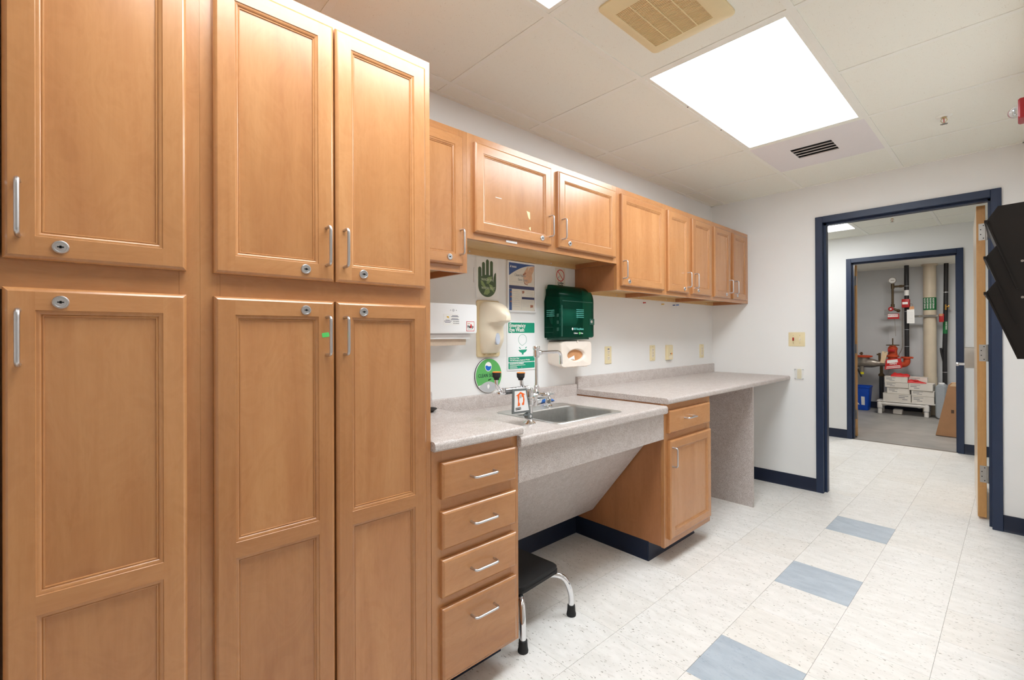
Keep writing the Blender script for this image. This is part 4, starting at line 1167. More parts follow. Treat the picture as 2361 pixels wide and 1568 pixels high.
# glove box holder
t = thing('glove_holder', 'beige plastic glove box holder with an oval opening below the green dispenser', 'glove holder', (2.16, YW, 1.035))
x0, x1, yf, z0, z1 = 2.015, 2.306, 1.775, 1.040, 1.196
OV = (2.158, 1.110)
n_ = 40
outer = []
for k in range(n_):
    a = 2 * math.pi * k / n_
    ca, sa = math.cos(a), math.sin(a)
    cxm, czm, hw, hh = (x0 + x1) / 2, (z0 + z1) / 2, (x1 - x0) / 2, (z1 - z0) / 2
    e = 0.22
    outer.append((cxm + hw * (abs(ca) ** e) * (1 if ca > 0 else -1), czm + hh * (abs(sa) ** e) * (1 if sa > 0 else -1)))
def ov(f, y):
    return [(OV[0] + 0.074 * f * (1 if math.cos(a) > 0 else -1) * abs(math.cos(a)) ** 1.15, y, OV[1] + 0.033 * f * math.sin(a)) for a in [2 * math.pi * k / n_ for k in range(n_)]]
def sc_out(f, y, tap=0.0):
    return [((x0 + x1) / 2 + (u - (x0 + x1) / 2) * f, y, (z0 + z1) / 2 + (v - (z0 + z1) / 2) * f + (tap if v < (z0 + z1) / 2 else 0)) for u, v in outer]
b = B().loft([sc_out(1, YW, 0.012), sc_out(1, yf + 0.02), sc_out(0.985, yf + 0.006), sc_out(0.955, yf), ov(1.22, yf), ov(1.1, yf + 0.003), ov(1.0, yf + 0.010), ov(1.0, yf + 0.018)], True, False)
part('housing', b, 'beige_plastic', t)
part('glove_box', B().box(x0 + 0.02, x1 - 0.02, yf + 0.017, YW - 0.01, z0 + 0.02, z1 - 0.02), 'brown_paper', t)
part('tissue', B().loft([[(2.100 + s * 0.05, yf + 0.012, 1.083 + 0.012 * s * math.sin(3 * s)), (2.100 + s * 0.05, yf + 0.016, 1.090 + 0.016 * s), (2.105 + s * 0.05, yf + 0.0165, 1.082)] for s in (0, 0.4, 0.8, 1.1)]), 'white_print', t)
b = B().cyl((2.166, yf + 0.004, 1.19), (2.166, yf - 0.003, 1.19), 0.007, seg=14)
part('knob', b, 'beige_plastic', t)
b = B()
for xx in (2.06, 2.15, 2.25):
    b.box(xx, xx + 0.035, yf + 0.02, yf + 0.05, z0 - 0.004, z0 + 0.012, 0.002)
part('foot_tab', b, 'beige_plastic', t, each=True)
# emergency eye wash sign
t = thing('eyewash_sign', 'white and green emergency eye wash sign behind the faucet', 'sign', (1.797, YW, 1.035))
x0, x1, z0, z1 = 1.688, 1.906, 1.0345, 1.3075
part('sign_board', B().loft([[(u, y, v) for u, v in rrect(x0 + i, x1 - i, z0 + i, z1 - i, 0.008)] for y, i in ((YW, 0), (YW - 0.0025, 0), (YW - 0.003, 0.0006))]), 'white_plastic', t)
ym = YW - 0.003
b = B()
for a, c in ((1.243, 1.300), (1.0825, 1.1105), (1.045, 1.0785)):
    flat(b, rrect(x0 + 0.010, x1 - 0.006, a, c, 0.004), ym)
flat(b, [(1.772, 1.148), (1.840, 1.150), (1.832, 1.138), (1.812, 1.130), (1.812, 1.122), (1.800, 1.122), (1.800, 1.130), (1.782, 1.138)], ym)
flat(b, [(1.777, 1.163), (1.780, 1.165), (1.792, 1.156), (1.787, 1.154)], ym)
flat(b, [(1.835, 1.166), (1.838, 1.164), (1.830, 1.155), (1.824, 1.157)], ym)
hd = [(1.805 + 0.0315 * math.cos(math.radians(a)), 1.205 + 0.030 * math.sin(math.radians(a))) for a in range(-30, 211, 20)] + [(1.787, 1.180), (1.803, 1.172), (1.823, 1.182)]
b.tube([(u, ym - 0.0002, v) for u, v in hd + hd[:1]], 0.0008, 5)
part('green_print', b, 'green_print', t)
text('Emergency', 0.0290, (1.705, ym - 0.0008, 1.275), t, 'white_print', bold=0.0008, squeeze=0.96)
text('Eye Wash', 0.0290, (1.705, ym - 0.0008, 1.2505), t, 'white_print', bold=0.0008, squeeze=0.96)
text('Keep Area Clear', 0.0105, (1.707, ym - 0.0008, 1.099), t, 'white_print', bold=0.0002)
text('Test All Emergency Equipment Weekly', 0.0105, (1.707, ym - 0.0008, 1.0885), t, 'white_print', bold=0.0002, squeeze=0.92)
text('GUARDIAN EQUIPMENT', 0.0098, (1.707, ym - 0.0008, 1.0695), t, 'white_print', bold=0.0004)
b = B()
for xa, xb, z in ((1.707, 1.825, 1.0635), (1.707, 1.760, 1.0570), (1.707, 1.765, 1.0505)):
    b.box(xa, xb, ym - 0.0009, ym - 0.0005, z - 0.0011, z + 0.0011)
part('print_lines', b, 'white_print', t, each=True)
b = B()
for z in (1.293, 1.0505):
    b.cyl((1.797, ym, z), (1.797, ym - 0.0015, z), 0.003, seg=8)
part('rivet', b, 'hinge', t, each=True)
# clean side disc
t = thing('clean_side_sign', 'round green and grey sign with a blue ball, under the soap dispenser', 'sign', (1.5555, YW, 0.931))
cx, cz, R0 = 1.5555, 1.021, 0.0895
part('disc', B().lathe((cx, YW, cz), (0, -1, 0), [(R0, 0), (R0, 0.007), (R0 - 0.001, 0.008), (0.0001, 0.008)], 48), 'white_plastic', t)
part('rim', B().lathe((cx, YW, cz), (0, -1, 0), [(R0 + 0.001, 0), (R0 + 0.001, 0.005), (R0 - 0.002, 0.0055)], 48), 'black_print', t)
ym = YW - 0.008
rr_ = R0 - 0.0025
arcg = [(cx + rr_ * math.cos(math.radians(a)), cz + rr_ * math.sin(math.radians(a))) for a in range(-42, 219, 6)]
low = [(cx - 0.066 + 0.0133 * k, cz - 0.0545 + 0.026 * math.sin(math.pi * k / 10) - 0.0006 * k) for k in range(0, 11)]
part('green_print', flat(B(), arcg + low[1:-1], ym), 'sign_green', t)
arcl = [(cx + rr_ * math.cos(math.radians(a)), cz + rr_ * math.sin(math.radians(a))) for a in range(222, 319, 6)]
part('grey_print', flat(B(), arcl + list(reversed(low))[1:-1], ym, 0.0004), 'lightgrey_print', t)
part('ball_ring', flat(B(), ellipse(cx - 0.004, cz + 0.046, 0.0225, 0.0245), ym - 0.0005, 0.0002), 'white_print', t)
bw = [(cx - 0.004 + 0.0195 * math.cos(math.radians(a)), cz + 0.046 + 0.0215 * math.sin(math.radians(a))) for a in range(-190, 11, 10)]
part('ball_print', flat(B(), bw + [(cx + 0.006, cz + 0.047), (cx - 0.004, cz + 0.048), (cx - 0.015, cz + 0.053)], ym - 0.0008, 0.0002), 'bright_blue', t)
text('CLEAN SIDE', 0.0265, (cx - 0.073, ym - 0.0011, cz - 0.008), t, 'teal_print', squeeze=0.80)
b = flat(B(), [(cx - 0.006, cz - 0.028), (cx + 0.006, cz - 0.024), (cx + 0.014, cz - 0.023), (cx + 0.015, cz - 0.017), (cx + 0.009, cz - 0.019), (cx - 0.004, cz - 0.021)], ym - 0.0006, 0.0004)
part('dog_print', b, 'black_print', t)
b = flat(B(), [(cx - 0.012, cz - 0.052), (cx - 0.004, cz - 0.044), (cx + 0.004, cz - 0.054), (cx + 0.002, cz - 0.062), (cx - 0.005, cz - 0.071), (cx - 0.011, cz - 0.062)], ym - 0.0006, 0.0003)
part('figure_print', b, 'white_print', t)
# outlets on the cabinet wall
def plate_y(t, x0, x1, z0, z1, d=0.006):
    return part('cover_plate', B().loft([[(u, y, v) for u, v in rrect(x0 + i, x1 - i, z0 + i, z1 - i, 0.003)] for y, i in ((YW, 0), (YW - d * 0.6, 0), (YW - d, 0.003))]), 'ivory', t)
def outlet(x0, x1, z0, z1, label, kind):
    t = thing('wall_outlet', label, 'outlet', ((x0 + x1) / 2, YW, z0), 'cream wall plates above the worktop')
    d = 0.022 if kind == 'control' else 0.006
    plate_y(t, x0, x1, z0, z1, d)
    cx, cz, y = (x0 + x1) / 2, (z0 + z1) / 2, YW - d
    if kind == 'duplex':
        for dz in (0.021, -0.021):
            r = part('receptacle', B().prism(ellipse(cx, cz + dz, 0.017, 0.015, 18), 'y', y - 0.0015, y + 0.001), 'cream', t)
            b = B().box(cx - 0.008, cx - 0.0062, y - 0.0022, y - 0.0014, cz + dz - 0.001, cz + dz + 0.007).box(cx + 0.0062, cx + 0.008, y - 0.0022, y - 0.0014, cz + dz - 0.001, cz + dz + 0.007).cyl((cx, y - 0.0014, cz + dz - 0.007), (cx, y - 0.0022, cz + dz - 0.007), 0.0024, seg=8)
            part('slot', b, 'dark', r)
        part('blue_mark', B().box(cx - 0.010, cx + 0.010, y - 0.0006, y, cz + 0.038, cz + 0.044), 'blue_print', t)
        part('screw', B().cyl((cx, y, cz), (cx, y - 0.002, cz), 0.003, seg=8), 'ivory_dark', t)
    elif kind == 'gfci':
        r = part('receptacle', B().box(cx - 0.0165, cx + 0.0165, y - 0.0015, y + 0.001, cz - 0.034, cz + 0.034, 0.001, 1), 'cream', t)
        b = B()
        for dz in (0.021, -0.021):
            b.box(cx - 0.008, cx - 0.0062, y - 0.0022, y - 0.0014, cz + dz, cz + dz + 0.008).box(cx + 0.0062, cx + 0.008, y - 0.0022, y - 0.0014, cz + dz, cz + dz + 0.008).cyl((cx, y - 0.0014, cz + dz - 0.006), (cx, y - 0.0022, cz + dz - 0.006), 0.0024, seg=8)
        part('slot', b, 'dark', r)
        part('test_button', B().box(cx - 0.007, cx + 0.007, y - 0.003, y - 0.001, cz - 0.004, cz - 0.0005).box(cx - 0.007, cx + 0.007, y - 0.003, y - 0.001, cz + 0.0005, cz + 0.004), 'ivory_dark', r)
        part('screw', B().cyl((cx, y, cz + 0.048), (cx, y - 0.0015, cz + 0.048), 0.003, seg=8).cyl((cx, y, cz - 0.048), (cx, y - 0.0015, cz - 0.048), 0.003, seg=8), 'ivory_dark', t, each=True)
    else:
        part('button_panel', B().box(cx - 0.026, cx + 0.026, y - 0.0015, y + 0.001, cz - 0.045, cz - 0.028, 0.001, 1).box(cx - 0.012, cx - 0.002, y - 0.002, y + 0.001, cz + 0.034, cz + 0.046).box(cx + 0.008, cx + 0.018, y - 0.002, y + 0.001, cz + 0.034, cz + 0.046), 'cream', t, each=True)
        part('orange_lamp', B().box(cx + 0.012, cx + 0.022, y - 0.003, y, cz - 0.016, cz - 0.004, 0.001, 1), 'orange_plastic', t)
        part('dark_button', B().box(cx - 0.004, cx + 0.004, y - 0.002, y, cz - 0.014, cz - 0.006), 'rubber', t)
outlet(2.573, 2.645, 1.034, 1.151, 'cream duplex outlet with a blue mark beside the glove holder', 'duplex')
outlet(3.137, 3.209, 1.032, 1.149, 'cream outlet with test buttons next to the orange-lit control', 'gfci')
outlet(3.368, 3.450, 1.030, 1.147, 'thick cream wall control with an orange lamp', 'control')
outlet(3.950, 4.022, 1.026, 1.143, 'cream outlet with test buttons nearest the room corner', 'gfci')
# push pins
for i, (x, z, m_, lab) in enumerate(((3.049, 1.466, 'red_print', 'red push pin in the wall under the wall cabinets'), (3.314, 1.466, 'gold_print', 'yellow push pin in the wall under the wall cabinets'), (3.486, 1.465, 'blue_print', 'dark blue push pin next to the lighter blue one under the wall cabinets'), (3.544, 1.469, 'bright_blue', 'bright blue push pin in the wall under the wall cabinets'))):
    t = thing('push_pin', lab, 'pin', (x, YW, z), 'push pins under the wall cabinets')
    part('grip', B().lathe((x, YW - 0.004, z), (0, -1, 0), [(0.0055, 0), (0.0055, 0.002), (0.003, 0.004), (0.003, 0.012), (0.005, 0.015), (0.005, 0.017), (0.0001, 0.0175)], 12), m_, t)
    part('needle', B().cyl((x, YW, z), (x, YW - 0.005, z), 0.0007, seg=6), 'nickel', t)
# light switch and small plate on the end wall
t = thing('light_switch', 'cream double light switch plate with one red toggle', 'switch', (XE, 1.193, 1.131))
part('cover_plate', B().loft([[(x, u, v) for u, v in rrect(1.135 + i, 1.251 - i, 1.1315 + i, 1.2435 - i, 0.003)] for x, i in ((XE, 0), (XE - 0.004, 0), (XE - 0.006, 0.003))]), 'ivory', t)
for yy, m_ in ((1.217, 'switch_red'), (1.170, 'cream')):
    s = part('toggle', B().box(XE - 0.007, XE - 0.005, yy - 0.006, yy + 0.006, 1.176, 1.202).loft([[(XE - 0.006, yy - 0.004, 1.184), (XE - 0.006, yy + 0.004, 1.184), (XE - 0.006, yy + 0.004, 1.196), (XE - 0.006, yy - 0.004, 1.196)], [(XE - 0.018, yy - 0.003, 1.178), (XE - 0.018, yy + 0.003, 1.178), (XE - 0.018, yy + 0.003, 1.184), (XE - 0.018, yy - 0.003, 1.184)]]), m_, t, 'red toggle' if m_ == 'switch_red' else None)
b = B()
for yy in (1.217, 1.170):
    for z in (1.158, 1.219):
        b.cyl((XE - 0.0055, yy, z), (XE - 0.007, yy, z), 0.0028, seg=8)
part('screw', b, 'ivory_dark', t, each=True)
t = thing('sensor_plate', 'small clear-covered cream sensor on the end wall above the worktop edge', 'sensor', (XE, 1.176, 0.871))
part('sensor_body', B().box(XE - 0.010, XE, 1.160, 1.189, 0.873, 0.951, 0.002), 'ivory', t)
part('clear_cover', B().box(XE - 0.016, XE - 0.013, 1.146, 1.207, 0.870, 0.952, 0.001, 1), 'clear_film', t)
b = B()
for yy in (1.149, 1.204):
    for z in (0.875, 0.947):
        b.cyl((XE, yy, z), (XE - 0.017, yy, z), 0.003, seg=8)
part('cover_post', b, 'lightgrey_print', t, each=True)

# ================================================================== plant room
# sprinkler riser with valves
RX, RY = 9.35, 1.149
t = thing('sprinkler_riser', 'black sprinkler riser with red valve, brass gauge pipe and steel backflow body', 'pipework', (RX, RY, 0))
part('riser_pipe', B().cyl((RX, RY, 0.86), (RX, RY, 2.28), 0.029, seg=20), 'black_pipe', t)
part('pipe_label', B().cyl((RX, RY, 1.815), (RX, RY, 1.898), 0.0296, seg=20, cap=False), 'white_print', t)
b = B()
for z in (1.96, 1.57, 1.29, 1.03):
    b.cyl((RX, RY, z - 0.003), (RX, RY, z + 0.003), 0.0296, seg=20, cap=False)
part('weld_band', b, 'lightgrey_print', t, each=True)
b = B().tube(fillet([(RX, RY, 0.87), (RX, RY, 0.745), (RX, 1.30, 0.745)], 0.11, 8), 0.042, 16)
b.cyl((RX, RY, 0.845), (RX, RY, 0.872), 0.058).ball((RX, RY - 0.062, 0.858), 0.016).ball((RX, RY + 0.062, 0.858), 0.016)
b.cyl((RX, 1.215, 0.745), (RX, 1.235, 0.745), 0.060)
part('elbow', b, 'orange_paint', t)
gv = part('gate_valve', B().cyl((RX, 1.24, 0.75), (RX, 1.40, 0.75), 0.062).cyl((RX, 1.32, 0.75), (RX, 1.32, 0.87), 0.062).lathe((RX, 1.32, 0.86), (0, 0, 1), [(0.080, 0), (0.080, 0.025), (0.060, 0.035), (0.055, 0.09), (0.060, 0.12), (0.064, 0.14), (0.050, 0.16), (0.030, 0.185)], 18), 'orange_paint', t)
part('handwheel', B().torus((RX, 1.32, 1.047), (0, 0, 1), 0.078, 0.007).cyl((RX - 0.078, 1.32, 1.047), (RX + 0.078, 1.32, 1.047), 0.005).cyl((RX, 1.242, 1.047), (RX, 1.398, 1.047), 0.005).cyl((RX, 1.32, 1.04), (RX, 1.32, 1.058), 0.018), 'bronze', gv)
part('stem', B().cyl((RX, 1.32, 1.04), (RX, 1.32, 1.155), 0.008), 'bronze', gv)
part('tamper_box', B().box(RX - 0.09, RX - 0.055, 1.285, 1.37, 0.945, 0.985, 0.004), 'red_paint', gv, 'bright red box')
b = B().tube([(RX, 1.40, 0.75), (RX, 1.48, 0.75), (RX, 1.515, 0.752), (RX, 1.55, 0.755), (RX, 1.59, 0.755), (RX, 1.80, 0.755), (RX, 2.0, 0.755)], 0.04, 20, radii=[0.040, 0.042, 0.052, 0.066, 0.073, 0.074, 0.074]).cyl((RX, 1.70, 0.75), (RX, 1.70, 0.846), 0.088, seg=22)
part('backflow_body', b, 'iron', t)
part('flange', B().lathe((RX, 1.70, 0.845), (0, 0, 1), [(0.11, 0), (0.115, 0.012), (0.115, 0.026), (0.09, 0.034), (0.0001, 0.036)]).box(RX - 0.02, RX + 0.02, 1.575, 1.62, 0.85, 0.875, 0.006), 'orange_paint', t)
part('test_cock', B().cyl((RX, 1.485, 0.76), (RX, 1.485, 0.92), 0.016).cyl((RX, 1.47, 0.895), (RX, 1.52, 0.895), 0.012), 'bronze', t)
part('test_cock', B().cyl((RX, 1.72, 0.86), (RX, 1.72, 0.93), 0.014).cyl((RX, 1.70, 0.905), (RX, 1.745, 0.905), 0.010), 'bronze', t)
part('drain_leg', B().cyl((RX, 1.462, 0.74), (RX, 1.462, 0.57), 0.021).lathe((RX, 1.462, 0.545), (0, 0, 1), [(0.030, 0), (0.040, 0.014), (0.040, 0.034), (0.026, 0.05)]).m(1).cyl((RX, 1.462, 0.0), (RX, 1.462, 0.55), 0.030), ['bronze', 'black_pipe'], t)
part('relief_port', B().cyl((RX - 0.05, 1.705, 0.70), (RX - 0.05, 1.705, 0.61), 0.028).m(1).cyl((RX - 0.05, 1.705, 0.62), (RX - 0.05, 1.705, 0.572), 0.026).m(2).cyl((RX - 0.06, 1.76, 0.66), (RX - 0.06, 1.71, 0.53), 0.012), ['iron', 'yellow_plastic', 'black_pipe'], t, 'drain port with a yellow cap')
b = B().tube(fillet([(RX, 1.17, 1.965), (RX, 1.318, 1.965), (RX, 1.318, 1.66)], 0.02), 0.016, 14).cyl((RX, 1.318, 1.93), (RX, 1.318, 2.01), 0.022).cyl((RX, 1.318, 1.64), (RX, 1.318, 1.69), 0.024).cyl((RX, 1.20, 1.965), (RX, 1.235, 1.965), 0.021).tube(fillet([(RX, 1.318, 1.62), (RX, 1.25, 1.585)], 0.01), 0.018, 12).ball((RX, 1.25, 1.585), 0.026)
gp = part('gauge_pipe', b, 'bronze', t)
part('valve_wheel', B().torus((RX - 0.05, 1.333, 1.613), (1, 0, 0), 0.026, 0.009).cyl((RX - 0.045, 1.333, 1.613), (RX - 0.055, 1.333, 1.613), 0.020).m(1).cyl((RX - 0.055, 1.333, 1.613), (RX - 0.058, 1.333, 1.613), 0.012).m(0).cyl((RX, 1.328, 1.62), (RX - 0.05, 1.333, 1.613), 0.008), ['red_paint', 'white_print'], gp)
part('gauge', B().cyl((RX - 0.03, 1.318, 2.062), (RX + 0.005, 1.318, 2.062), 0.048, seg=24).m(1).cyl((RX - 0.032, 1.318, 2.062), (RX - 0.029, 1.318, 2.062), 0.042, seg=24).m(0).box(RX - 0.0335, RX - 0.0318, 1.295, 1.335, 2.056, 2.064), ['iron', 'white_print'], gp, 'round white dial gauge')
fs = part('flow_switch', B().box(RX - 0.10, RX + 0.0, 1.106, 1.196, 1.628, 1.757, 0.006), 'red_paint', t, 'red flow switch box')
part('switch_label', B().box(RX - 0.1008, RX - 0.0995, 1.123, 1.188, 1.676, 1.712), 'white_print', fs)
part('conduit', B().tube(fillet([(RX - 0.03, 1.19, 1.64), (RX - 0.03, 1.20, 1.3), (RX - 0.03, 1.195, 1.0), (RX - 0.04, 1.25, 0.88)], 0.1), 0.006, 8).tube(fillet([(RX - 0.06, 1.105, 1.69), (RX - 0.06, 1.075, 1.68), (RX - 0.06, 1.065, 1.62), (RX - 0.08, 1.085, 1.58)], 0.03), 0.004, 8), 'iron', t)
def card(name, pts, x, mats, label, cat, loc):
    return single(name, B().loft([[(x, u, v) for u, v in pts], [(x + 0.003, u, v) for u, v in pts]]), mats, label, cat, loc)
c = card('paper_tag', [(1.130, 1.592), (1.043, 1.596), (1.041, 1.384), (1.130, 1.384)], RX - 0.14, 'white_print', 'white handwritten paper tag hanging from the red flow switch', 'tag', (RX - 0.14, 1.086, 1.384))
part('tag_lines', (lambda b: [b.box(RX - 0.1406, RX - 0.14, 1.055, 1.118, 1.41 + k * 0.022, 1.4125 + k * 0.022) for k in range(7)] and b)(B()), 'lightgrey_print', c)
part('tag_stub', B().box(RX - 0.139, RX - 0.136, 1.047, 1.098, 1.594, 1.638), 'brown_paper', c)
c = card('valve_sign', [(1.371, 1.537), (1.230, 1.537), (1.228, 1.455), (1.370, 1.455)], RX - 0.075, 'red_paint', 'small red and white sign hanging under the brass gauge pipe', 'sign', (RX - 0.075, 1.30, 1.455))
part('sign_face', B().loft([[(RX - 0.0758, 1.368, 1.532), (RX - 0.0758, 1.243, 1.526), (RX - 0.0758, 1.243, 1.489), (RX - 0.0758, 1.368, 1.485)], [(RX - 0.075, 1.368, 1.532), (RX - 0.075, 1.243, 1.526), (RX - 0.075, 1.243, 1.489), (RX - 0.075, 1.368, 1.485)]]), 'white_print', c)
text('TEST & DRAIN', 0.019, (RX - 0.0762, 1.306, 1.502), c, 'red_print', '-x', 'CENTER', 0.0006)
part('sign_wire', B().cyl((RX - 0.074, 1.37, 1.535), (RX - 0.05, 1.335, 1.60), 0.0015, seg=6).cyl((RX - 0.074, 1.235, 1.535), (RX - 0.05, 1.330, 1.60), 0.0015, seg=6), 'iron', c)
part('chain', B().cyl((RX - 0.0735, 1.285, 1.457), (RX - 0.0735, 1.272, 1.19), 0.0025, seg=6), 'iron', c)
c = card('control_valve_sign', [(1.375, 0.827), (1.196, 0.856), (1.181, 0.705), (1.392, 0.672)], RX - 0.20, 'red_print', 'tilted red and white OPEN card hanging on the red valve', 'sign', (RX - 0.2, 1.286, 0.672))
b = B()
for pts in ([(1.362, 0.815), (1.235, 0.836), (1.230, 0.790), (1.360, 0.768)], [(1.368, 0.720), (1.205, 0.745), (1.203, 0.735), (1.369, 0.709)], [(1.372, 0.698), (1.200, 0.724), (1.198, 0.714), (1.373, 0.686)]):
    b.loft([[(RX - 0.2008, u, v) for u, v in pts], [(RX - 0.2, u, v) for u, v in pts]])
part('sign_panel', b, 'white_print', c, each=True)
text('OPEN', 0.034, (RX - 0.2012, 1.286, 0.752), c, 'white_print', '-x', 'CENTER', 0.001, 7)
c = card('paper_tag', [(1.419, 0.955), (1.352, 0.941), (1.392, 0.767), (1.445, 0.778)], RX - 0.21, 'manila', 'tilted manila tag hanging left of the red OPEN card', 'tag', (RX - 0.21, 1.40, 0.767))
part('tag_eyelet', B().torus((RX - 0.211, 1.384, 0.938), (1, 0, 0), 0.005, 0.002, 12, 5), 'iron', c)
# drain pipe
PXX = 9.45
t = thing('drain_pipe', 'wide cream plastic drain pipe with a green band', 'pipe', (PXX, 0.892, 0))
part('pipe', B().cyl((PXX, 0.892, 0.0), (PXX, 0.892, 2.28), 0.076, seg=32), 'pvc', t)
part('coupling', B().cyl((PXX, 0.895, 0.0), (PXX, 0.895, 0.57), 0.086, seg=32), 'pvc', t)
part('collar', B().cyl((PXX, 0.892, 2.255), (PXX, 0.892, 2.28), 0.095, seg=32), 'pvc', t)
gb = part('pipe_band', B().cyl((PXX, 0.892, 1.582), (PXX, 0.892, 1.772), 0.0768, seg=32, cap=False), 'band_green', t)
for k, yo in enumerate((0.052, 0.020, -0.014, -0.046)):
    xx = PXX - math.sqrt(0.0776 ** 2 - max(0.0, abs(yo) - 0.013) ** 2) - 0.0008
    text('ROOF DRAIN', 0.026, (xx, 0.892 + yo + 0.007, 1.760), gb, 'white_print', '-x', 'LEFT', 0.0005, -90, 1.0)
t = thing('pipe_strut', 'grey steel strut bracket across the drain pipe', 'bracket', (PXX - 0.1, 0.92, 1.473))
part('channel', B().box(PXX - 0.10, PXX - 0.078, 0.783, 1.10, 1.474, 1.508, 0.002, 1), 'strut', t)
part('bolt', B().cyl((PXX - 0.106, 1.0, 1.491), (PXX - 0.098, 1.0, 1.491), 0.010, seg=6).cyl((PXX - 0.106, 0.80, 1.491), (PXX - 0.098, 0.80, 1.491), 0.010, seg=6), 'iron', t, each=True)
# second black pipe
QX, QY = 9.52, 0.715
t = thing('insulated_pipe', 'black insulated pipe with brass valve beside the cream drain pipe', 'pipe', (QX, QY, 0))
part('pipe', B().tube([(QX, QY - 0.003, 2.28), (QX, QY + 0.004, 1.7), (QX, QY + 0.010, 1.35), (QX, QY + 0.018, 1.0), (QX, QY + 0.018, 0.0)], 0.027, 18), 'black_pipe', t)
part('branch', B().tube(fillet([(QX - 0.02, QY + 0.06, 1.01), (QX - 0.02, QY + 0.055, 0.95), (QX, QY + 0.03, 0.80), (QX, QY + 0.02, 0.7)], 0.05), 0.014, 12), 'black_pipe', t)
part('pipe_band', B().tube([(QX, QY + 0.0085, 1.41), (QX, QY + 0.0125, 1.225)], 0.0276, 18, cap=False), 'band_green', t)
text('ROOF DRAIN', 0.020, (QX - 0.030, QY + 0.004, 1.40), t.children[-1], 'white_print', '-x', 'LEFT', 0.0004, -90, 0.95)
part('clamp', B().cyl((QX, QY + 0.002, 1.84), (QX, QY + 0.002, 1.852), 0.0282, seg=18, cap=False), 'nickel', t)
part('clamp', B().cyl((QX, QY + 0.018, 0.64), (QX, QY + 0.018, 0.65), 0.0285, seg=18, cap=False), 'nickel', t)
part('brass_valve', B().cyl((QX - 0.04, QY + 0.002, 1.58), (QX - 0.04, QY + 0.002, 1.66), 0.012).cyl((QX - 0.04, QY + 0.002, 1.625), (QX - 0.04, QY - 0.03, 1.632), 0.007).box(QX - 0.045, QX - 0.03, QY - 0.038, QY - 0.024, 1.612, 1.65, 0.002), 'brass', t)
part('red_tag_box', B().box(QX - 0.12, QX - 0.06, 0.733, 0.786, 1.398, 1.522, 0.006).m(1).box(QX - 0.121, QX - 0.1195, 0.745, 0.782, 1.49, 1.52), ['red_paint', 'brown_paper'], t, 'small red switch box')
# panel on the wall
t = thing('wall_panel', 'flush white access panel on the plant room wall', 'panel', (XM, 1.22, 0.55))
part('panel_frame', B().box(XM - 0.012, XM, 1.0, 1.434, 0.55, 1.384), 'wall_mech', t)
part('panel_door', B().box(XM - 0.016, XM - 0.012, 1.02, 1.414, 0.57, 1.364, 0.002, 1), 'wall_mech', t)
single('notice_sheet', B().box(XM - 0.003, XM, 1.40, 1.468, 1.528, 1.622), 'lightgrey_print', 'small pale notice taped to the plant room wall', 'notice', (XM, 1.434, 1.528))
# blue bin
t = thing('waste_bin', 'blue plastic wastebasket with a white label', 'bin', (9.33, 1.72, 0))
def binloop(z, hx, hy, r, cy=1.715):
    return [(9.33 + u, cy + v, z) for u, v in rrect(-hx, hx, -hy, hy, r)]
part('bucket', B().loft([binloop(0.0, 0.10, 0.098, 0.03), binloop(0.36, 0.13, 0.122, 0.035), binloop(0.362, 0.137, 0.128, 0.037), binloop(0.385, 0.137, 0.128, 0.037), binloop(0.385, 0.130, 0.122, 0.034), binloop(0.02, 0.096, 0.094, 0.03)], True, True), 'bin_blue', t)
LB = ((1.702, 0.219), (1.656, 0.217), (1.656, 0.082), (1.700, 0.084))
part('label', B().loft([[(9.33 - 0.10 - 0.08333 * z - d_, y, z) for y, z in LB] for d_ in (0.0015, 0.0)]), 'white_print', t)
LC = ((1.770, 0.16), (1.757, 0.13), (1.722, 0.085), (1.765, 0.085))
part('label', B().loft([[(9.33 - 0.10 - 0.08333 * z - d_, y, z) for y, z in LC] for d_ in (0.0015, 0.0)]), 'white_print', t)
# plastic pipe stand
t = thing('pipe_stand', 'low white plastic pipe stand holding the cartons', 'stand', (9.25, 1.15, 0))
part('shelf', B().box(9.04, 9.30, 0.80, 1.476, 0.186, 0.198, 0.003, 1), 'pvc_white', t)
for xx in (9.07, 9.265):
    part('rail', B().cyl((xx, 0.90, 0.156), (xx, 1.44, 0.156), 0.028, seg=18).cyl((xx, 1.36, 0.156), (xx, 1.39, 0.156), 0.033).cyl((xx, 0.965, 0.156), (xx, 0.995, 0.156), 0.033), 'pvc_white', t)
    for yy in (1.44, 0.898):
        leg = part('leg', B().cyl((xx, yy, 0.0), (xx, yy, 0.12), 0.028, seg=18).lathe((xx, yy, 0.085), (0, 0, 1), [(0.033, 0), (0.034, 0.04), (0.034, 0.08), (0.026, 0.098)], 18), 'pvc_white', t)
        part('mark', B().cyl((xx, yy, 0.078), (xx, yy, 0.083), 0.0285, seg=18, cap=False), 'blue_print', leg)
part('bottle_tray', B().box(9.12, 9.24, 1.18, 1.29, 0.0, 0.07, 0.01), 'pvc_white', t)
